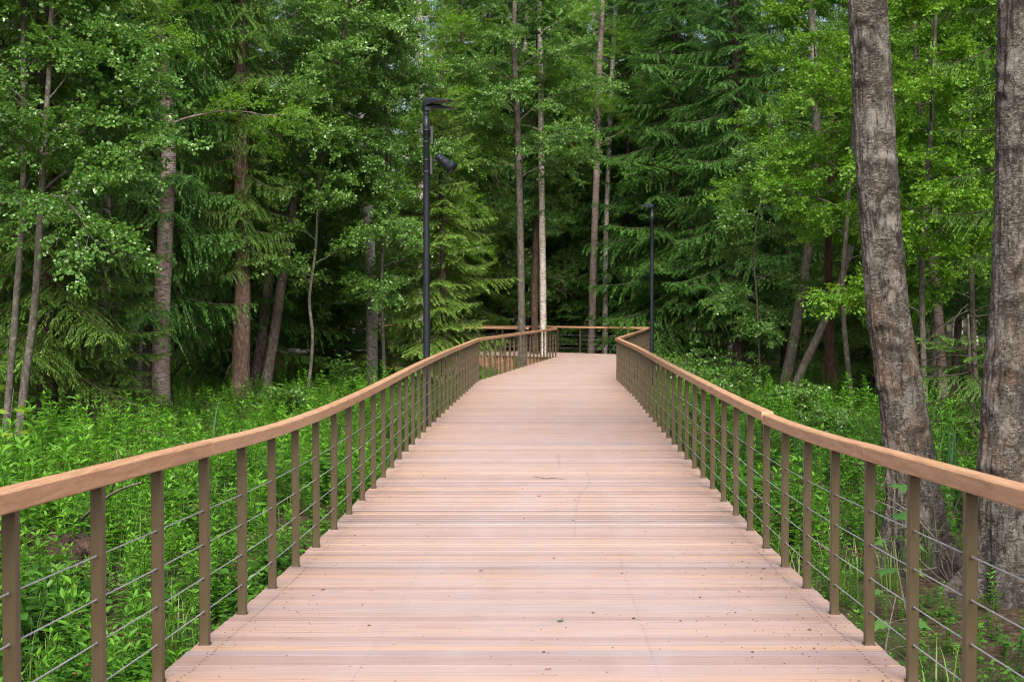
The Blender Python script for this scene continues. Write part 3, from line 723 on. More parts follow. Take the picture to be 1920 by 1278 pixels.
# ------------------------------------------------------------------ street lamps
def luminaire(parent, az, z, L=0.50, off=0.03):
    """flat wedge head pointing along az"""
    m = MB(); n = 9; t = np.linspace(0, 1, n); rings = []
    wd = np.interp(t, [0, .08, .3, .6, .95, 1], [.055, .075, .10, .125, .115, .09]); top = np.interp(t, [0, .08, .3, .55, 1], [.055, .085, .10, .075, .040]); bot = np.interp(t, [0, .15, .4, 1], [-.035, -.04, .0, .022])
    for i in range(n):
        x = t[i] * L - .05
        rings += [[x, -wd[i], bot[i]], [x, wd[i], bot[i]], [x, wd[i], (top[i] + bot[i]) / 2 + .008], [x, wd[i] * .55, top[i]], [x, -wd[i] * .55, top[i]], [x, -wd[i], (top[i] + bot[i]) / 2 + .008]]
    V = np.array(rings); Q = np.array([[i * 6 + j, i * 6 + (j + 1) % 6, i * 6 + 6 + (j + 1) % 6, i * 6 + 6 + j] for i in range(n - 1) for j in range(6)])
    Rz = rotz(np.array([az]))[0]; P0 = np.array([0, 0, z])
    m.add(V @ Rz.T + P0, [Q, np.arange(6)[::-1][None], ((n - 1) * 6 + np.arange(6))[None]]); m.add(*tube([P0 + [0, 0, -.10], P0 + [0, 0, -.02]], [.048, .048], 14))
    lo = m.build("lamp_head", M['lamp'], parent)
    m = MB(); x0, x1 = .42 * L - .05, .97 * L - .05; w = .092
    z0, z1 = np.interp(.42, [.4, 1], [0, .022]) - .004, np.interp(.97, [.4, 1], [0, .022]) - .004
    V = np.array([[x0, -w, z0], [x1, -w * .9, z1], [x1, w * .9, z1], [x0, w, z0], [x0, -w, z0 + .003], [x1, -w * .9, z1 + .003], [x1, w * .9, z1 + .003], [x0, w, z0 + .003]])
    m.add(V @ Rz.T + P0, [np.array([[0, 3, 2, 1], [4, 5, 6, 7], [0, 1, 5, 4], [1, 2, 6, 5], [2, 3, 7, 6], [3, 0, 4, 7]])]); m.build("lens", M['lens'], lo)
def lamp_pole(parent, H, r0=.056, r1=.043):
    m = MB(); hs = np.array([-1.0, 0.0, H * .35, H * .7, H - .42, H - .418, H - .16, H - .158, H - .02, H]); rd = np.array([r0, r0, r0 * .97, r0 * .93, r0 * .9, r0 * .93, r0 * .93, r1 * .86, r1 * .86, r1 * .8])
    m.add(*tube(np.column_stack([hs * 0, hs * 0, hs]), rd, 20)); return m.build("pole", M['lamp'], parent, True)
x1, y1 = float(np.interp(23.0, LKs[:, 0], LKs[:, 1])), 23.0
LX = (800 - 960) * y1 / F
lamp1 = empty("street_lamp", (LX, y1, 0), "tall anthracite lamp post with twin flat heads and a grey horn loudspeaker", "street lamp")
ztop = CAMZ + (HOR - 200) * y1 / F
lamp_pole(lamp1, ztop)
luminaire(lamp1, R(-22), ztop + .03, .48); luminaire(lamp1, R(28), ztop - .045, .50)
for (za, h, dx) in ((ztop - .48, .30, .088), (ztop - .96, .29, .078)):
    m = MB(); m.add(*box((dx, -.01, za), (.048, .075, h), 0, .006)); cbx = m.build("control_box", M['lamp_d'], lamp1)
    m = MB()
    for dz_ in (-.10, .09):
        m.add(*tube([(0, 0, za + dz_ - .012), (0, 0, za + dz_ + .012)], [.0565, .0565], 18)); 
    m.build("strap", M['lamp_d'], cbx, True)
hz = ztop - .92
m = MB(); m.add(*tube([(.098, -.02, hz + .04), (.20, -.04, hz + .03), (.27, -.05, hz + .02)], [.016, .016, .014], 8)); hb = m.build("speaker_arm", M['lamp'], lamp1)
hd = norm(np.array([.66, -.35, -.56])); hc = np.array([.265, -.05, hz + .04])
m = MB(); tt = np.array([-.13, -.125, -.06, -.05, -.045, .0, .01, .05, .12, .19, .215, .222]); rd = np.array([.028, .062, .068, .066, .054, .052, .066, .064, .072, .092, .110, .108])
m.add(*tube(hc + hd * tt[:, None], rd, 24, False)); m.add(*tube(hc + hd * np.array([.222, .19, .08, .02])[:, None], [.108, .085, .055, .02], 24, True))
hs_ = m.build("horn_speaker", M['lamp'], lamp1, True)
m = MB(); m.add(*tube(hc + hd * np.array([-.012, .004])[:, None], [.0705, .0705], 24)); m.build("clamp_ring", M['lamp_d'], hs_, True)
lamp2 = empty("street_lamp", ((1222 - 960) * 42 / F, 42, 0), "distant anthracite lamp post with one flat head beyond the bend of the railing", "street lamp")
zt2 = CAMZ + (HOR - 388) * 42 / F
lamp_pole(lamp2, zt2, .06, .05); luminaire(lamp2, R(180), zt2, .44)
m = MB(); m.add(*box((-.11, -.03, .22), (.20, .12, .26), 0, .01)); m.build("control_box", M['lamp_d'], lamp2)

# ------------------------------------------------------------------ named trees, front to back
def leafy(name, pts, rads, d, label, bark, leaf, tw, seed, cb, Lmax, nlimb, up, uprad=.03, group=None, **k):
    base, P = rel(pts, d, up); rad = np.array(list(rads) + [uprad])
    return tree(name, base, label, "tree", broadleaf_parts(P, rad, seed, cb, Lmax, nlimb, tw, **k), bark, leaf, group)
# slim alders at the edge of the frame
leafy("alder_tree", [(4, 806), (24, 640), (43, 400), (47, 200), (50, 0)], [.075, .067, .06, .052, .045], 27, "slim grey alder stem, the straighter of the pair beside the big spruce", 'bk_alder', 'alder', 'near', 51, 4.6, 2.6, 15, (.15, .1, 2.5), sub=13, twstep=.18)
leafy("alder_tree", [(28, 815), (48, 700), (66, 560), (80, 360), (96, 130), (104, 0)], [.085, .078, .07, .062, .052, .045], 26.5, "slim grey alder stem with a forking branch, curving out over the ferny plants", 'bk_alder', 'alder', 'near', 52, 4.1, 3.0, 20, (.3, .1, 2.6), sub=13, twstep=.18, azf=lambda g, i: g.uniform(-1.5, 1.2) if i % 3 else g.uniform(0, 6.28))
# pink-grey birch and its brown neighbour
leafy("birch_tree", [(301, 762), (303, 600), (313, 400), (318, 260), (306, 120), (300, 0)], [.24, .215, .20, .19, .175, .165], 36, "stout pinkish grey birch trunk rising among spruce boughs", 'bk_birchp', 'birch_leaf', 'birch', 53, 6.8, 3.0, 14, (.2, 0, 8), .04, flare=.25)
leafy("birch_tree", [(262, 720), (283, 520), (292, 380), (335, 100), (345, 0)], [.17, .15, .14, .12, .11], 40, "narrow reddish trunk close behind the stout pinkish birch", 'bk_birchp', 'birch_leaf', 'birch', 54, 7, 2.6, 10, (.3, 0, 6), .03)
leafy("birch_tree", [(178, 848), (188, 640), (199, 430), (203, 250), (198, 60)], [.12, .105, .10, .085, .07], 31, "thin mottled birch stem behind the low spruce boughs", 'bk_birchp', 'birch_leaf', 'birch', 55, 5.8, 2.2, 9, (.1, 0, 4), .03)
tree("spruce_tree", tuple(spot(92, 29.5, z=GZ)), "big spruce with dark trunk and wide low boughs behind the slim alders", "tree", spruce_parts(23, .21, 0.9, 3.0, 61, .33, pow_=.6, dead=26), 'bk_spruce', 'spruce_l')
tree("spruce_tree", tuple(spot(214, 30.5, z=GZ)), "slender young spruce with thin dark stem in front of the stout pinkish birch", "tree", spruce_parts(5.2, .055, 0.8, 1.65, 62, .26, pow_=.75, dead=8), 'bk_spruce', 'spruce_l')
# trunks beside each other
S2b, S2P = rel([(448, 748), (458, 560), (466, 380), (470, 200), (474, 0)], 38.5)
tree("spruce_tree", S2b, "spruce with stout brown trunk and yellow green hanging boughs beside two dark curved stems", "tree", spruce_parts(24, .245, 3.9, 1.75, 63, .30, True, pow_=.55, dead=10), 'bk_brown', 'spruce_l')
leafy("alder_tree", [(474, 745), (492, 620), (510, 480), (521, 380), (535, 200), (560, 20)], [.17, .155, .145, .13, .10, .08], 43.5, "dark curved alder stem next to the stout brown spruce trunk", 'bk_dark', 'alder', 'alder', 56, 5.8, 3.4, 16, (.6, 0, 2.5), .04, sub=13)
leafy("alder_tree", [(492, 748), (512, 640), (530, 520), (546, 420), (560, 330), (600, 220), (640, 100), (655, 20)], [.165, .15, .14, .125, .11, .09, .07, .055], 41, "dark alder stem leaning furthest over, under the silvery leaf canopy", 'bk_dark', 'alder', 'alder', 57, 5.2, 3.6, 22, (.5, 0, 2.4), .03, sub=13, azf=lambda g, i: g.uniform(-1.6, 1.0) if i % 2 else g.uniform(0, 6.28))
leafy("alder_tree", [(574, 725), (586, 640), (580, 560), (592, 470), (600, 330)], [.05, .045, .042, .036, .03], 40, "thin crooked sapling stem between the curved alders and the lamp", 'bk_alder', 'alder', 'alder', 58, 2.8, 1.9, 13, (.3, 0, 2.2), .015, sub=7)
leafy("birch_tree", [(697, 700), (697, 560), (690, 400), (682, 240), (676, 80)], [.20, .19, .18, .165, .15], 47, "pale birch trunk half hidden by silvery alder leaves", 'bk_birch', 'birch_leaf', 'birch', 59, 8.2, 3.0, 12, (.2, 0, 6), .04, flare=.2)
leafy("alder_tree", [(722, 710), (716, 520), (728, 330), (722, 120)], [.06, .055, .05, .04], 43, "leafy thin stemmed alder in front of the half hidden pale birch", 'bk_alder', 'alder', 'alder', 60, 2.8, 2.7, 22, (.2, 0, 3.5), .03, sub=13)
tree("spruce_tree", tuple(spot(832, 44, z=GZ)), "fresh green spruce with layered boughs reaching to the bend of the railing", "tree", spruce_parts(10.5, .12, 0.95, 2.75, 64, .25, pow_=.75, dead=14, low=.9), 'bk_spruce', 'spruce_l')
# three slim trunks inside the bend
leafy("alder_tree", [(980, 700), (978, 600), (975, 400), (970, 230), (964, 60)], [.15, .14, .13, .12, .10], 54, "grey brown alder trunk, first of three slim trunks inside the bend", 'bk_alder', 'alder', 'alder', 65, 7.2, 4.2, 24, (.2, .2, 4), .03, sub=13, flare=.2)
tree("spruce_tree", tuple(spot(1004, 56.8, z=GZ)), "reddish brown bare spruce trunk between the grey alder and the white birch", "tree", spruce_parts(19, .145, 6.2, 1.7, 66, .36, True, pow_=.6, dead=24), 'bk_brown', 'spruce_d')
leafy("birch_tree", [(1019, 695), (1018, 560), (1016, 400), (1014, 230), (1011, 0)], [.14, .13, .12, .11, .10], 55.6, "white birch trunk standing right behind the railing inside the bend", 'bk_birch', 'birch_leaf', 'birch', 67, 9.5, 2.8, 13, (-.2, .2, 6), .03, flare=.2)
leafy("birch_tree", [(992, 650), (991, 480), (988, 300), (985, 100)], [.13, .12, .11, .10], 72, "thin pale birch far behind the three slim trunks", 'bk_birch', 'birch_leaf', 'birch', 68, 10, 3, 9, (.2, 0, 6), .03)
leafy("birch_tree", [(1108, 650), (1113, 480), (1119, 300), (1124, 120)], [.17, .155, .145, .13], 62.5, "white birch trunk beyond the far railing before dark spruces", 'bk_birchp', 'birch_leaf', 'birch', 69, 8.5, 3.4, 14, (.3, 0, 6), .04)
leafy("birch_tree", [(1134, 640), (1136, 440), (1143, 250), (1151, 60)], [.13, .12, .105, .09], 65, "slightly bent pale birch close to the white one beyond the far railing", 'bk_birch', 'birch_leaf', 'birch', 70, 10, 3.2, 11, (.4, 0, 6), .04)
for px, d, H, L, sd_, lb in ((765, 51, 4.2, 1.7, 85, "bushy young spruce low behind the loudspeaker lamp post"), (712, 53, 3.4, 1.6, 86, "short young spruce near the foot of the half hidden pale birch"), (640, 49, 5.0, 1.7, 87, "young spruce among the shade between the curved alders and the pale birch"),
                         (400, 47, 4.5, 1.7, 88, "young spruce in the shade between the pinkish birch and the stout brown spruce"), (1060, 66, 6.0, 2.0, 89, "young spruce right behind the far railing between the white birches")):
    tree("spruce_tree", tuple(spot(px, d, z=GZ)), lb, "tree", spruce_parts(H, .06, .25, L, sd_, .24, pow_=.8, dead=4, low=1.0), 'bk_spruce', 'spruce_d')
# right-hand spruces and leaning stems
for px, d, H, L, cb, sd_, lb in ((1262, 58, 27, 3.9, 0.9, 71, "broad dark spruce with boughs to the ground behind the single headed lamp"), (1385, 53, 25, 3.4, 1.9, 72, "dark spruce with raised lower boughs between the lamp and the leaning grey stems"),
                                 (1196, 73, 27, 3.3, 1.6, 73, "tall dark spruce between the pale birches and the single headed lamp"), (1475, 57, 26, 3.4, 2.6, 74, "dark spruce with bare lower trunk behind the leaning grey stems")):
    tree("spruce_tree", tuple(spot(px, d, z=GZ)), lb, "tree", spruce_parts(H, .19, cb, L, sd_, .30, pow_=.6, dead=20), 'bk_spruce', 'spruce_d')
leafy("birch_tree", [(1466, 752), (1488, 640), (1508, 520), (1524, 400), (1532, 300), (1526, 160), (1518, 0)], [.17, .155, .145, .13, .12, .105, .09], 42, "smooth grey stem leaning over, taller of the crossed leaning pair", 'bk_grey', 'birch_leaf', 'alder', 75, 4.6, 2.7, 20, (-.2, 0, 3.5), .03, sub=13, flare=.2)
leafy("alder_tree", [(1478, 756), (1510, 680), (1548, 600), (1585, 500), (1612, 400), (1640, 260)], [.13, .12, .115, .10, .09, .07], 41, "grey stem leaning steeply, lower of the crossed leaning pair", 'bk_grey', 'birch_leaf', 'alder', 76, 4.0, 2.3, 12, (.4, 0, 3), .03, sub=8, flare=.2)
leafy("alder_tree", [(1428, 700), (1419, 560), (1412, 470), (1425, 380)], [.035, .03, .027, .022], 40, "thin leafy sapling left of the crossed leaning stems", 'bk_alder', 'alder', 'alder', 77, 1.6, 1.7, 13, (.3, 0, 2.4), .012, sub=7)
leafy("dead_tree", [(1560, 760), (1556, 640), (1553, 500), (1556, 380), (1558, 260)], [.20, .16, .13, .12, .10], 45, "reddish rotten trunk with torn bark behind the leaning stems", 'bk_red', 'birch_leaf', 'alder', 78, 5.4, 2.2, 10, (.2, 0, 3), .03)
leafy("alder_tree", [(1600, 740), (1580, 560), (1588, 400), (1600, 200), (1605, 60)], [.07, .065, .06, .05, .04], 37, "leafy light green alder close behind the thick leaning birch", 'bk_alder', 'birch_leaf', 'alder', 79, 3.9, 2.5, 18, (.1, 0, 3), .02, sub=13)
leafy("birch_tree", [(1772, 690), (1757, 560), (1746, 470), (1737, 380), (1722, 200)], [.14, .125, .115, .105, .09], 36, "bent pinkish birch trunk seen between the two thick trunks", 'bk_birchp', 'birch_leaf', 'birch', 80, 6.5, 2.2, 8, (-.3, 0, 4), .03)
leafy("alder_tree", [(1738, 740), (1728, 540), (1735, 380), (1745, 200), (1750, 20)], [.07, .062, .055, .048, .04], 31, "bright green leafy alder filling the gap between the two thick trunks", 'bk_alder', 'birch_leaf', 'near', 81, 2.4, 2.2, 26, (.1, 0, 3), .02, sub=13)
leafy("alder_tree", [(1835, 740), (1822, 540), (1828, 380), (1815, 200), (1820, 20)], [.07, .062, .055, .048, .04], 34, "light green leafy alder mostly hidden by the upright thick trunk", 'bk_alder', 'birch_leaf', 'alder', 82, 2.2, 2.4, 24, (.1, 0, 3), .02, sub=13)
tree("spruce_tree", tuple(spot(1935, 18.5, z=GZ)), "near spruce whose green hanging boughs stick out from behind the upright thick trunk", "tree", spruce_parts(13, .12, 3.2, 1.35, 83, .36, True, pow_=.5, dead=6), 'bk_spruce', 'spruce_l')
tree("spruce_tree", tuple(spot(1822, 24.5, z=GZ)), "low young spruce spreading its boughs between the two thick trunks", "tree", spruce_parts(2.6, .06, 0.75, 2.6, 84, .26, False, pow_=.8, dead=10), 'bk_spruce', 'spruce_l')

# ------------------------------------------------------------------ forest behind: copies of a few trees
protos = {}
def proto(key, name, cat, parts, bark, leaf):
    o = tree(name, (0, 0, 0), "x", cat, parts, bark, leaf); protos[key] = o; return o
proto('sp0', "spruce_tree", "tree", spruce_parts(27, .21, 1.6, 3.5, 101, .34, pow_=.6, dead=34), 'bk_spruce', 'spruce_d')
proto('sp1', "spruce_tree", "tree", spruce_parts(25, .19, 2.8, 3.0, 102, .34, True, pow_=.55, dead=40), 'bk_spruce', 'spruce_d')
proto('sp2', "spruce_tree", "tree", spruce_parts(21, .16, 0.9, 3.2, 103, .32, pow_=.6, dead=10), 'bk_spruce', 'spruce_l')
zs = np.array([0, 4, 9, 15, 21.0])
proto('br0', "birch_tree", "tree", broadleaf_parts(np.column_stack([.05 * np.sin(zs), .1 * np.cos(zs * .4), zs - .1]), np.array([.16, .14, .12, .08, .03]), 104, 3.4, 3.6, 40, 'birch', sub=13, flare=.3), 'bk_birch', 'birch_leaf')
proto('al0', "alder_tree", "tree", broadleaf_parts(np.column_stack([.2 * np.sin(zs * .3), .1 * np.cos(zs * .4), zs * .75 - .1]), np.array([.13, .11, .10, .07, .03]), 105, 2.0, 3.6, 38, 'alder', sub=13, flare=.3), 'bk_alder', 'alder')
GR = {('s', 0): ("dark spruce in the forest beyond the ferny hollow, behind the curved alder stems", "spruces behind the curved alder stems"),
      ('s', 1): ("dark spruce standing in the deep forest beyond the far turn of the boardwalk", "spruces beyond the far turn"),
      ('s', 2): ("dark spruce in the forest behind the crossed leaning stems and thick trunks", "spruces behind the leaning stems"),
      ('b', 0): ("leafy tree in the forest behind the curved alder stems and pinkish birch", "leafy trees behind the curved alder stems"),
      ('b', 1): ("leafy tree among the spruces beyond the far turn of the boardwalk", "leafy trees beyond the far turn"),
      ('b', 2): ("leafy tree in the forest behind the crossed leaning stems and thick trunks", "leafy trees behind the leaning stems")}
used = set(); rf = random.Random(42)
def place(key, x, yy, sc):
    z = 0 if x < -0.13 * yy else (2 if x > 0.15 * yy else 1); f = 's' if key.startswith('sp') else 'b'
    lb, gr = GR[(f, z)]; loc = (x, yy, float(gz(x, yy)[0])); a = rf.uniform(0, 6.28)
    if key not in used:
        o = protos[key]; used.add(key); o.location = loc; o.rotation_euler = (0, 0, a); o.scale = (sc,) * 3; o["label"] = lb; o["group"] = gr
    else: dup(protos[key], loc, a, sc, lb, gr)
rows = [(47, 4.4), (55, 4.4), (66, 3.6), (73, 4.2), (84, 4.4), (96, 4.6), (108, 4.4), (122, 4.4), (138, 4.6)]
for yy, sp_ in rows:
    half = 0.375 * yy + 3; x = -half + rf.uniform(0, 2)
    while x < half:
        xx, y2 = x + rf.uniform(-1.2, 1.2), yy + rf.uniform(-3, 3)
        lo_, hi_ = (np.interp(y2, Lall[:, 0], Lall[:, 1]) - 2.2, np.interp(y2, Rall[:, 0], Rall[:, 1]) + 2.2) if y2 < 56 else (-99, 5)
        ok = not (lo_ < xx < hi_) if y2 < 63.5 else True
        if ok and y2 < 56 and xx > 0 and 3.5 < xx < 12: ok = False
        if ok:
            u = rf.random(); left_open = xx > 0.2 * yy
            key = ('sp0' if u < .26 else 'sp1' if u < .48 else 'sp2' if u < .62 else 'al0' if u < .82 else 'br0')
            if left_open and rf.random() < .35: key = rf.choice(['al0', 'br0'])
            place(key, xx, y2, rf.uniform(.85, 1.2))
        x += sp_ * rf.uniform(.8, 1.25)
for xx, yy, key in ((-.6, 69, 'sp1'), (2.6, 70.5, 'al0'), (5.4, 69.5, 'sp0'), (-3.2, 70, 'br0'), (1.1, 77, 'sp0'), (4.7, 80, 'br0'), (3.5, 88, 'sp1'), (5.6, 92, 'al0'), (8.8, 74, 'sp1')):
    place(key, xx, yy, rf.uniform(1.15, 1.3))
for xx, yy, key in ((-9.5, 37, 'sp1'), (-12.6, 34, 'sp0'), (-14.5, 40, 'sp2'), (-6.6, 50, 'sp2'), (-8.3, 45, 'sp0'), (12.5, 40, 'al0'), (15.5, 44, 'br0'), (11.8, 47, 'sp2'), (14.2, 34, 'al0'), (17.5, 38, 'sp0')):
    place(key, xx, yy, rf.uniform(.8, 1.0))

# ------------------------------------------------------------------ undergrowth
def blade_leaf(kind):
    """8-face leaf along +x, unit length"""
    w1, w2 = {'lance': (.15, .13), 'egg': (.30, .24), 'round': (.36, .34)}[kind]
    V = np.array([[0, 0, 0], [.3, w1, .03], [.3, 0, -.01], [.3, -w1, .03], [.65, w2, -.02], [.65, 0, -.06], [.65, -w2, -.02], [1, 0, -.18]])
    return V, np.array([[0, 2, 1], [0, 3, 2], [1, 2, 5], [1, 5, 4], [2, 3, 6], [2, 6, 5], [4, 5, 7], [5, 6, 7]])
def plant_template(g, kind):
    m = MB(); 
    def leaves(B, D, size, shape, tone, roll=.35):
        V, Fc = blade_leaf(shape); B = np.array(B); D = np.array(D); n = len(B)
        m.inst((V, Fc, np.zeros(len(V))), frame(D, np.array([0, 0, 1.0]), g.normal(0, roll, n)) * np.asarray(size)[:, None, None], B, tone)
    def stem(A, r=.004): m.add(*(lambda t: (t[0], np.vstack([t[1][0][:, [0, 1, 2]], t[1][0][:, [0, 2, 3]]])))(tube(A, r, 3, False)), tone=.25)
    B, D, Z, T = [], [], [], []
    if kind == 'loose':                                     # upright stems, whorls of long leaves
        for st in range(3):
            lean = g.normal(0, .16, 2); H = g.uniform(.55, .85); b = g.normal(0, .07, 2)
            A = np.array([[b[0] + lean[0] * t * H, b[1] + lean[1] * t * H, t * H] for t in np.linspace(0, 1, 5)]); stem(A)
            for j, t in enumerate(np.linspace(.22, 1, 9)):
                a0 = j * 1.2 + g.uniform(-.3, .3); nn = 3 if t < .93 else 4
                for q_ in range(nn):
                    a = a0 + 6.28 * q_ / nn; e = g.uniform(.0, .5) if t < .9 else g.uniform(.5, 1.3)
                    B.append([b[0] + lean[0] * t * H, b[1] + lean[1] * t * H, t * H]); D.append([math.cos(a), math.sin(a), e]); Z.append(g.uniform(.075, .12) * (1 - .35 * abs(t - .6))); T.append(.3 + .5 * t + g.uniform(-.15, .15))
        leaves(B, D, Z, 'lance', np.array(T))
    elif kind == 'nettle':
        for st in range(3):
            lean = g.normal(0, .14, 2); H = g.uniform(.4, .65); b = g.normal(0, .08, 2); stem(np.array([[b[0] + lean[0] * t * H, b[1] + lean[1] * t * H, t * H] for t in (0, .5, 1)]))
            for j, t in enumerate(np.linspace(.2, 1, 7)):
                for q_ in range(2):
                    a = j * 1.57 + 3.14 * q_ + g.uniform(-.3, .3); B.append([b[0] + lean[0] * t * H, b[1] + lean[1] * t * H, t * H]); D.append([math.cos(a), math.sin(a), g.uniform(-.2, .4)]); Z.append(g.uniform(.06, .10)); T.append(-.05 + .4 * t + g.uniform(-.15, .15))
        leaves(B, D, Z, 'egg', np.array(T))
    elif kind == 'avens':                                   # long-stalked three-part leaves
        for st in range(9):
            a = g.uniform(0, 6.28); H = g.uniform(.2, .46); rr_ = g.uniform(.05, .22); c_ = np.array([rr_ * math.cos(a), rr_ * math.sin(a), H]); stem(np.array([[0, 0, 0], c_ * [.5, .5, .6], c_]), .003)
            for q_ in (-1.1, 0, 1.1):
                B.append(c_); D.append([math.cos(a + q_), math.sin(a + q_), g.uniform(-.25, .25)]); Z.append(g.uniform(.055, .095)); T.append(g.uniform(-.1, .5))
        leaves(B, D, Z, 'round', np.array(T))
    elif kind == 'pinnate':                                 # feathery compound fronds
        for st in range(6):
            a = g.uniform(0, 6.28); L = g.uniform(.3, .5); t = np.linspace(0, 1, 8); A = np.stack([.75 * L * t * math.cos(a), .75 * L * t * math.sin(a), L * (.95 * t - .5 * t ** 2.5)], 1); stem(A[::2], .003)
            for j in range(2, 8):
                for q_ in (-1, 1):
                    B.append(A[j]); D.append([math.cos(a + q_ * 1.15), math.sin(a + q_ * 1.15), g.uniform(-.15, .15)]); Z.append(.11 * (1.1 - t[j] * .7)); T.append(g.uniform(.3, .8))
            B.append(A[-1]); D.append([math.cos(a), math.sin(a), -.1]); Z.append(.06); T.append(.8)
        leaves(B, D, Z, 'lance', np.array(T))
    elif kind == 'low':
        for st in range(16):
            a = g.uniform(0, 6.28); rr_ = g.uniform(0, .18); B.append([rr_ * math.cos(a), rr_ * math.sin(a), g.uniform(.04, .22)]); a2 = a + g.uniform(-1, 1); D.append([math.cos(a2), math.sin(a2), g.uniform(-.1, .4)]); Z.append(g.uniform(.045, .085)); T.append(g.uniform(-.1, .5))
        leaves(B, D, Z, 'round', np.array(T))
    return np.concatenate(m.V), np.concatenate(m.F[3]), np.concatenate(m.T)
gp = np.random.default_rng(5)
PT = {k_: [plant_template(gp, k_) for _ in range(3)] for k_ in ('loose', 'nettle', 'avens', 'pinnate', 'low')}
def grass_template(g, n=26, H=.6):
    m = MB()
    for _ in range(n):
        a = g.uniform(0, 6.28); h = H * g.uniform(.5, 1.1); b = g.normal(0, .05, 2); o = g.uniform(.1, .55) * h; w = .0045; t = np.array([0, .5, .8, 1]); s_ = np.array([-math.sin(a), math.cos(a), 0])
        C = np.stack([b[0] + o * t ** 2 * math.cos(a), b[1] + o * t ** 2 * math.sin(a), h * (t - .22 * t ** 3)], 1); ww = np.array([w, w, w * .6, 0])[:, None]
        V = np.concatenate([C - s_ * ww, C + s_ * ww]); Fc = np.array([[i, i + 1, i + 5] for i in range(3)] + [[i, i + 5, i + 4] for i in range(3)]); m.add(V, [Fc], g.uniform(.1, .9))
    return np.concatenate(m.V), np.concatenate(m.F[3]), np.concatenate(m.T)
GT = [grass_template(gp) for _ in range(3)]
def flower_template(g):
    m = MB()
    st = MB()
    for _ in range(3):
        H = g.uniform(.5, .75); lean = g.normal(0, .2, 2); A = np.array([[lean[0] * t * H, lean[1] * t * H, H * t] for t in (0, .5, .9, 1)]); 
        for q_ in range(3):
            e = A[-1] + g.normal(0, .05, 3) + [0, 0, -.02]; r_ = .011
            O = np.array([[1, 0, 0], [0, 1, 0], [-1, 0, 0], [0, -1, 0], [0, 0, 1.2], [0, 0, -1.5]]) * r_ + e
            m.add(O, [np.array([[0, 1, 4], [1, 2, 4], [2, 3, 4], [3, 0, 4], [1, 0, 5], [2, 1, 5], [3, 2, 5], [0, 3, 5]])])
    return np.concatenate(m.V), np.concatenate(m.F[3]), np.concatenate(m.T)
FT = [flower_template(gp) for _ in range(3)]
gu = np.random.default_rng(9)
def scatter(y0, y1, dens):
    """random points in the visible wedge between y0 and y1, off the walk and off trunks"""
    half = .36 * y1 + 2.5; n = int((y1 - y0) * 2 * half * dens); x = gu.uniform(-half, half, n); yy = gu.uniform(y0, y1, n)
    k_ = np.abs(x) < .36 * yy + 2.5
    L_ = np.where(yy < 53.3, np.interp(yy, Lall[:, 0], Lall[:, 1]), np.where(yy < 64, -40, 99)); R_ = np.where(yy < 55.3, np.interp(yy, Rall[:, 0], Rall[:, 1]), np.interp(yy, LEGB[:, 0], LEGB[:, 1]))
    k_ &= ~((x > L_ - .34) & (x < R_ + .34))
    for cx_, cy_, r_ in ((3.97, 13.9, .42), (4.44, 12.5, .48)): k_ &= (x - cx_) ** 2 + (yy - cy_) ** 2 > r_ ** 2
    return x[k_], yy[k_]
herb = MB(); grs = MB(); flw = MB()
def sow(y0, y1, dens, probs, smin=.75, smax=1.25):
    x, yy = scatter(y0, y1, dens); z = gz(x, yy)
    pn = vnoise(np.column_stack([x * .55, yy * .55, 0 * x]), 8); pn2 = vnoise(np.column_stack([x * .8, yy * .8, 0 * x + 5]), 12)
    sun_ = np.ones(len(x)); 
    shade = (np.abs(x) > 6 + .10 * yy) | (yy > 46)                    # fewer, lower plants under the trees
    bare = (x > 2.25) & (x < 5.8) & (yy < 14.4) & (yy > 5)             # trodden earth round the thick trunks
    gapn = vnoise(np.column_stack([x * 1.5, yy * 1.1, 0 * x + 3]), 23)
    k_ = gu.random(len(x)) < np.clip(1.15 + 1.3 * gapn, .12, 1) * np.where(shade, .55, 1.0) * np.where(bare, np.clip(((x - 4.1) ** 2 + (yy - 13) ** 2) * .5 - .1, .4, 1), 1.0)
    x, yy, z, pn, pn2, shade, bare = (q_[k_] for q_ in (x, yy, z, pn, pn2, shade, bare))
    kinds = list(probs); P_ = np.array([probs[q_] for q_ in kinds])[None] * np.exp(np.stack([pn, -pn, pn2, -pn2, .5 * pn][:len(kinds)], 1) * 1.2)
    P_ = P_ / P_.sum(1, keepdims=True); u = gu.random(len(x))[:, None]; ki = (u > np.cumsum(P_, 1)).sum(1).clip(0, len(kinds) - 1)
    sc_ = gu.uniform(smin, smax, len(x)) * np.clip(1 + .55 * pn2 + .3 * vnoise(np.column_stack([x * 2.1, yy * 2.1, 0 * x + 9]), 31), .4, 1.7) * np.where(shade, .8, 1.0) * np.where(bare, .5, 1.0)
    for q_, kd in enumerate(kinds):
        for v in range(3):
            s_ = (ki == q_) & (np.arange(len(x)) % 3 == v)
            if s_.any():
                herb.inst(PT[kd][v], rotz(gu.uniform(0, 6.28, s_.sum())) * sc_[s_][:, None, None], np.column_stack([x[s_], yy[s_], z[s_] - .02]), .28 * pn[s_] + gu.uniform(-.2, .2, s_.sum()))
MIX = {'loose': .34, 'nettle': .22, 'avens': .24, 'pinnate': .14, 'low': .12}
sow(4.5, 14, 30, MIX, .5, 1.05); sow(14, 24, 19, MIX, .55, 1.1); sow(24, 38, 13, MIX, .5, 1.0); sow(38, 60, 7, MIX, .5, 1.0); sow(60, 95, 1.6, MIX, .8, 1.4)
tag(herb.build("undergrowth", M['herb']), "lush green herbs and young leaves covering the wet ground beside the boardwalk", "undergrowth", kind="stuff")
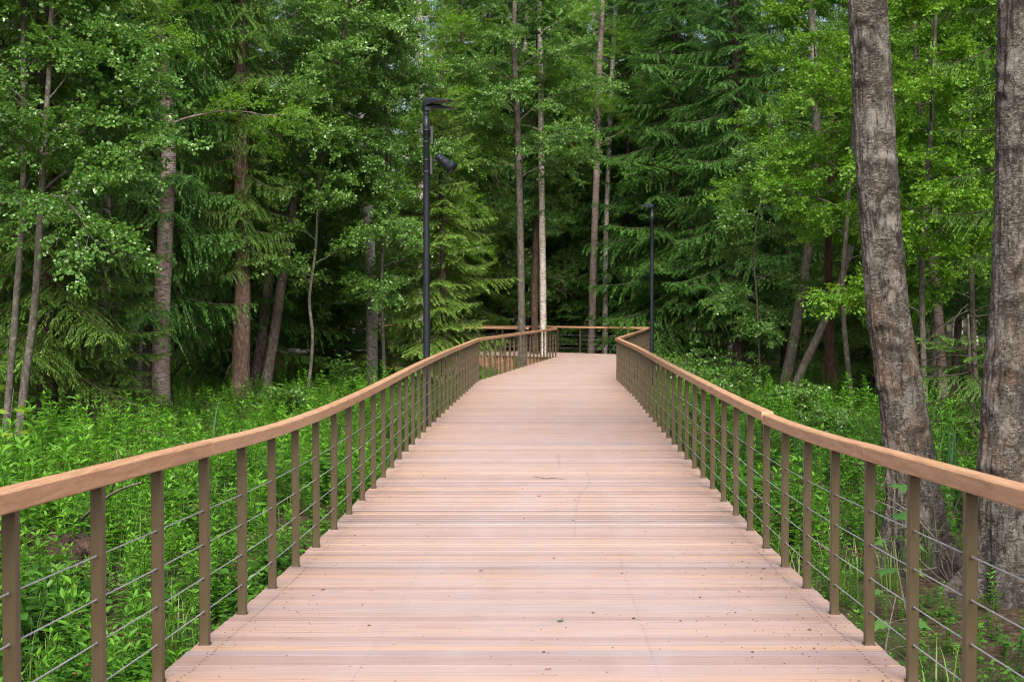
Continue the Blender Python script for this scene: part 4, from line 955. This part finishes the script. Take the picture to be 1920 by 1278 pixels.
for (a, b, dn) in ((4.5, 14, 4), (14, 26, 2.2), (26, 45, .8)):
    x, yy = scatter(a, b, dn); pn = vnoise(np.column_stack([x * .5, yy * .5, 0 * x + 2]), 15); k_ = pn > -.25; x, yy = x[k_], yy[k_]; z = gz(x, yy)
    for v in range(3):
        s_ = np.arange(len(x)) % 3 == v; grs.inst(GT[v], rotz(gu.uniform(0, 6.28, s_.sum())) * gu.uniform(.6, 1.3, s_.sum())[:, None, None], np.column_stack([x[s_], yy[s_], z[s_]]), np.zeros(s_.sum()))
tag(grs.build("grass", M['grass']), "thin green grass growing up between the herbs", "grass", kind="stuff")
for (a, b, dn) in ((4.5, 16, 2.6), (16, 24, 1.0)):
    x, yy = scatter(a, b, dn); pn = vnoise(np.column_stack([x * .6, yy * .6, 0 * x + 7]), 17); k_ = (pn > 0.0) & (np.abs(x) < 6.5) & ~((x > 2.9) & (yy < 13)); x, yy = x[k_], yy[k_]; z = gz(x, yy)
    for v in range(3):
        s_ = np.arange(len(x)) % 3 == v; flw.inst(FT[v], rotz(gu.uniform(0, 6.28, s_.sum())) * gu.uniform(.75, 1.1, s_.sum())[:, None, None], np.column_stack([x[s_], yy[s_], z[s_]]))
tag(flw.build("wildflowers", M['flower']), "scattered drooping dark red flower heads among the herbs", "wildflowers", kind="stuff")

# ------------------------------------------------------------------ single plants
def maple_leaf():
    a = np.radians([180, 150, 118, 100, 82, 66, 48, 30, 12, 0]); r_ = np.array([.12, .42, .50, .30, .72, .45, .62, .50, .62, 1.0]) 
    half = [(math.cos(t) * q_, math.sin(t) * q_) for t, q_ in zip(a, r_)]
    pts = half + [(x, -y_) for x, y_ in half[-2:0:-1]]; V = [[0, 0, 0]] + [[x + .12, y_, -.12 * (x * x + y_ * y_)] for x, y_ in pts]; n = len(pts)
    return np.array(V), np.array([[0, 1 + i, 1 + (i + 1) % n] for i in range(n)])[:, ::-1]
def maple(loc, H, n, size, seed, label, mat):
    g = np.random.default_rng(seed); o = empty("maple_sapling", loc, label, "plant"); V, Fc = maple_leaf()
    t = np.linspace(0, 1, 6); A = np.stack([.10 * H * np.sin(t * 2 + seed), .05 * H * np.sin(t * 3), H * t - .05], 1); m = MB(); m.add(*tube(A, np.linspace(.011, .004, 6), 6))
    B, D = [], []
    for i in range(n):
        u = .35 + .65 * i / max(1, n - 1); p = A[min(5, int(u * 5))]; a = i * 1.57 + (i // 2) * .8 + g.uniform(-.3, .3); e = p + np.array([math.cos(a), math.sin(a), .25]) * g.uniform(.10, .22); B.append(e); D.append([math.cos(a), math.sin(a), g.uniform(-.5, -.05)])
        m.add(*tube(np.stack([p, (p + e) / 2 + [0, 0, .015], e]), .0025, 4, False))
    m.build("stem", M['twig'], o, True); m = MB(); m.inst((V, Fc, np.zeros(len(V))), frame(np.array(D), np.array([0, 0, 1.0]), g.normal(0, .3, n)) * (size * g.uniform(.7, 1.15, n))[:, None, None], np.array(B), g.uniform(.1, .9, n)); m.build("foliage", M[mat], o)
def gpt(px, d): return (float((px - 960) * d / F), d, float(gz((px - 960) * d / F, d)[0]))
maple(gpt(1706, 11.6), 1.15, 13, .15, 3, "maple sapling with broad dark leaves in front of the leaning thick trunk", 'maple')
maple(gpt(1675, 10.6), .55, 6, .14, 5, "small maple seedling with flat lobed leaves low beside the railing", 'maple')
maple(gpt(30, 19), 1.55, 22, .15, 4, "young maple with yellow green leaves below the slim alder stems", 'maple_l')
def iris(loc, n, H, seed, label):
    g = np.random.default_rng(seed); o = empty("iris_clump", loc, label, "plant"); m = MB()
    for _ in range(n):
        a = g.uniform(0, 6.28); h = H * g.uniform(.65, 1.1); b = g.normal(0, .09, 2); w = .016; t = np.array([0, .4, .75, 1]); off = g.uniform(.02, .22) * h; s_ = np.array([-math.sin(a + 1), math.cos(a + 1), 0]); th = np.array([math.cos(a + 1), math.sin(a + 1), 0]) * .002
        C = np.stack([b[0] + off * t ** 2 * math.cos(a), b[1] + off * t ** 2 * math.sin(a), h * t - .04], 1); ww = np.array([w * .8, w, w * .7, .001])[:, None]
        V = np.concatenate([C - s_ * ww, C + th, C + s_ * ww, C - th]); Q = np.array([[c * 4 + i, c * 4 + i + 1, ((c + 1) % 4) * 4 + i + 1, ((c + 1) % 4) * 4 + i] for c in range(4) for i in range(3)]); m.add(V, [Q], g.uniform(0, 1))
    m.build("foliage", M['iris'], o)
iris(gpt(1778, 20), 20, 1.0, 1, "dark green sword leaved clump between the two thick trunks")
iris(gpt(1492, 22), 12, 1.0, 2, "dark sword leaved clump seen under the handrail by its stepped joint")
iris(gpt(1396, 21), 12, .95, 3, "sword leaved clump behind the posts a little before the stepped joint")
iris(gpt(765, 29), 12, 1.0, 4, "sword leaved clump near the foot of the loudspeaker lamp")
iris(gpt(395, 25), 10, .95, 6, "sword leaved clump standing in the herbs below the stout pinkish birch")
# leafy shrubs
def shrub(loc, H, W_, seed, label):
    g = np.random.default_rng(seed); o = empty("shrub", loc, label, "shrub"); w = MB(); c = MB(); B, D = [], []
    for s_ in range(16):
        a = g.uniform(0, 6.28); L = H * g.uniform(.7, 1.1); t = np.linspace(0, 1, 7); A = np.stack([W_ * .6 * t ** 1.4 * math.cos(a) * g.uniform(.3, 1), W_ * .6 * t ** 1.4 * math.sin(a) * g.uniform(.3, 1), L * (t - .18 * t ** 3) - .05], 1); w.add(*tube(A, np.linspace(.010, .003, 7), 4, False))
        for u in np.linspace(.3, 1, 9):
            k_ = min(6, int(u * 6)); B.append(A[k_] + g.normal(0, .05, 3)); q_ = g.uniform(0, 6.28); D.append([math.cos(q_), math.sin(q_), g.uniform(-.1, .5)])
    B, D = np.array(B), np.array(D); T = TW['alder']
    for t in range(4):
        s_ = np.arange(len(B)) % 4 == t; c.inst(T[t], frame(D[s_], np.array([0, 0, 1.0]), g.normal(0, .4, s_.sum())), B[s_], g.uniform(-.2, .2, s_.sum()))
    w.build("stem", M['twig'], o, True); c.build("foliage", M['alder'], o)
for i, (px, d, H, W_, lb) in enumerate(((1290, 40, 1.5, 1.5, "dark leafy shrub right beside the pole of the single headed lamp"), (1345, 41, 1.7, 1.6, "tall dark leafy shrub midway between the far lamp and the leaning stems"), (1395, 39, 1.4, 1.5, "rounded leafy shrub close to the leaning grey stems"), (1340, 35, 1.1, 1.3, "low leafy shrub in front of the dark shrubs by the far lamp"),
                                      (1500, 31, 1.0, 1.3, "leafy shrub at the foot of the leaning stems, nearer the railing"), (1555, 27, .9, 1.1, "low leafy shrub just past the stepped joint, by the thick leaning trunk"), (1250, 45, 1.4, 1.6, "leafy shrub tucked behind the far corner of the railing"),
                                      (655, 43, 1.2, 1.4, "leafy shrub at the foot of the half hidden pale birch"), (530, 33, 1.0, 1.2, "leafy shrub on the slope of herbs before the curved alders"))):
    shrub(gpt(px, d), H, W_, 200 + i, lb)
# dead branch tangle between the thick trunks
def bare_bush(loc, H, seed, label, n=9):
    g = np.random.default_rng(seed); o = empty("bare_branch", loc, label, "branch"); m = MB()
    for s_ in range(n):
        a = g.uniform(0, 6.28); d = np.array([math.cos(a) * .6, math.sin(a) * .6, 1.0]); p = np.zeros(3) - [0, 0, .05]; A = [p]
        for q_ in range(7): d = norm(d + g.normal(0, .35, 3) + [0, 0, .05]); A.append(A[-1] + d * H / 7 * g.uniform(.7, 1.2))
        A = np.array(A); m.add(*tube(A, np.linspace(.011, .003, 8), 5, False))
        for q_ in range(5):
            b = A[g.integers(2, 8)]; e = norm(g.normal(0, 1, 3)); m.add(*tube(np.stack([b, b + e * .12, b + e * .25 + [0, 0, .03]]), [.005, .004, .002], 3, False))
    m.build("branches", M['twig'], o, True)
bare_bush(gpt(1790, 13.2), 1.5, 1, "tangle of bare dead twigs between the two thick trunks", 7)
bare_bush(gpt(195, 12.5), .75, 2, "dark dead branch poking out of the herbs under the handrail", 4)
# earthy root mound among the herbs
m = MB(); th, ph = np.meshgrid(np.linspace(0, 2 * np.pi, 90, endpoint=False), np.linspace(0, 1, 36)); Rr = .62 * np.cos(ph * 1.5); V = np.column_stack([(Rr * np.cos(th)).ravel(), (Rr * np.sin(th)).ravel(), (.62 * np.sin(ph * 1.5) - .1).ravel()])
V = V * (1 + .25 * vnoise(V * 4, 2) + .16 * vnoise(V * 12, 3) + .14 * vnoise(V * 34, 6))[:, None]; i_ = np.arange(35)[:, None] * 90; j_ = np.arange(90)[None]; Q = np.stack([i_ + j_, i_ + (j_ + 1) % 90, i_ + 90 + (j_ + 1) % 90, i_ + 90 + j_], -1).reshape(-1, 4)
m.add(V, [Q]); o = m.build("root_mound", M['soil'], smooth=True); o.location = gpt(85, 13.6); o.location.z -= .02; tag(o, "dark crumbly mound of earth and roots among the herbs", "mound")

# ------------------------------------------------------------------ litter on the deck
gl = np.random.default_rng(77)
def on_deck(px, py):
    d = 10.0
    for _ in range(40): d = (CAMZ - float(dz(d))) * F / (py - HOR)
    return np.array([(px - 960) * d / F, d, float(dz(d))])
lt = MB()
n = 2600; yy = 3.5 + 34 * gl.random(n) ** 1.7; u = gl.random(n); edge = gl.random(n) < .5; u = np.where(edge, 1 - .14 * gl.random(n) ** 1.2 * 1.6, u); u = np.where(gl.random(n) < .12, .12 * gl.random(n), u)
xx = xl(yy) + .05 + u * (xr(yy) - xl(yy) - .1); s_ = gl.uniform(.003, .0075, n) * np.where(gl.random(n) < .06, 2.2, 1)
O = np.array([[1, 0, .15], [.3, .8, .5], [-.9, .3, .2], [-.4, -.8, .55], [0, 0, 1.0], [0.1, 0, -.3]]); Fo = np.array([[0, 1, 4], [1, 2, 4], [2, 3, 4], [3, 0, 4], [1, 0, 5], [2, 1, 5], [3, 2, 5], [0, 3, 5]])
lt.inst((O, Fo, np.zeros(6)), rotz(gl.uniform(0, 6.28, n)) * (s_[:, None] * np.array([1, 1, .5]))[:, None, :].transpose(0, 2, 1), np.column_stack([xx, yy, dz(yy) + .0022 + s_ * .1]))
tag(lt.build("leaf_litter", M['litter']), "tiny brown seed scales and crumbs strewn over the planks", "litter", kind="stuff")
def deck_leaf(px, py, L, rz, mat, label, name="fallen_leaf", curl=.35):
    V, Fc = blade_leaf('egg'); V = V.copy(); V[:, 2] = curl * (V[:, 0] - .45) ** 2 + .25 * np.abs(V[:, 1]) ** 1.2; V2 = V - [0, 0, .012]
    m = MB(); m.add(np.vstack([V, V2]) * L, [np.vstack([Fc, Fc[:, ::-1] + 8])]); o = m.build(name, M[mat]); p = on_deck(px, py); o.location = (p[0], p[1], p[2] + .004); o.rotation_euler = (0, 0, rz); tag(o, label, "leaf")
deck_leaf(1043, 1168, .05, .1, 'leaf_g', "small green leaf lying on the planks near the front")
deck_leaf(1007, 931, .055, .4, 'leaf_b', "curled tan leaf lying mid way on the planks")
deck_leaf(1078, 938, .035, 1.2, 'leaf_g', "tiny green scrap beside the curled tan leaf")
deck_leaf(1021, 1258, .028, .2, 'leaf_b', "rusty brown bud scale on the nearest planks")
deck_leaf(897, 1072, .04, .0, 'litter', "thin dark seed husk on the planks left of the green leaf")
A = np.array([on_deck(1000, 895), on_deck(1012, 897), on_deck(1024, 899), on_deck(1036, 898), on_deck(1057, 899.5)]); A[:, 2] += .008
m = MB(); m.add(*tube(A - A[0], [.002, .003, .0035, .003, .002], 5)); o = m.build("twig", M['screw']); o.location = A[0]; tag(o, "thin dark twig lying across the planks in the middle of the walk", "twig")

# dark scratchy wheel marks on the boards
for q_, pts in enumerate(([(905, 721), (925, 727), (950, 733), (957, 742), (952, 755), (944, 766)], [(1040, 795), (1060, 790), (1080, 784), (1092, 778)], [(1046, 850), (1048, 868), (1050, 878)], [(1098, 880), (1106, 905), (1090, 925), (1080, 960), (1078, 1010)])):
    A = np.array([on_deck(*p) for p in pts]); A = resample(A, .12); A[:, 2] = dz(A[:, 1]) + .0028; w_ = (.012, .03, .05, .035)[q_]
    Tn = norm(np.gradient(A, axis=0)); Nn = np.stack([-Tn[:, 1], Tn[:, 0], 0 * Tn[:, 0]], 1) * w_ / 2 * np.linspace(.5, 1, len(A))[::-1][:, None]
    m = MB(); kq = np.arange(len(A) - 1); nn = len(A); m.add(np.vstack([A - Nn, A + Nn]), [np.stack([kq, kq + 1, kq + 1 + nn, kq + nn], 1)]); m.build("scuff_mark", M['scuff'], board)

def stick(p0, p1, r, label):
    A = np.array([p0, p1], float); t = np.linspace(0, 1, 7)[:, None]; P = A[0] + (A[1] - A[0]) * t + np.array([0, 0, .06]) * np.sin(t * 3.14); o = empty("fallen_branch", tuple(A[0]), label, "branch")
    m = MB(); m.add(*tube(P - A[0], np.linspace(r, r * .4, 7), 6, True, .15, 3)); m.add(*tube(np.array([P[3], P[3] + [.1, -.1, .2], P[3] + [.12, -.2, .42]]) - A[0], [r * .6, r * .4, r * .2], 5)); m.build("stem", M['bk_grey'], o, True)
stick(spot(255, 24.5, 806), spot(385, 23.5, 850), .022, "pale fallen stick lying slanted on the herbs below the stout pinkish birch")
stick(spot(150, 13, 975), spot(262, 12, 905), .018, "thin dead stick rising out of the herbs behind the handrail")
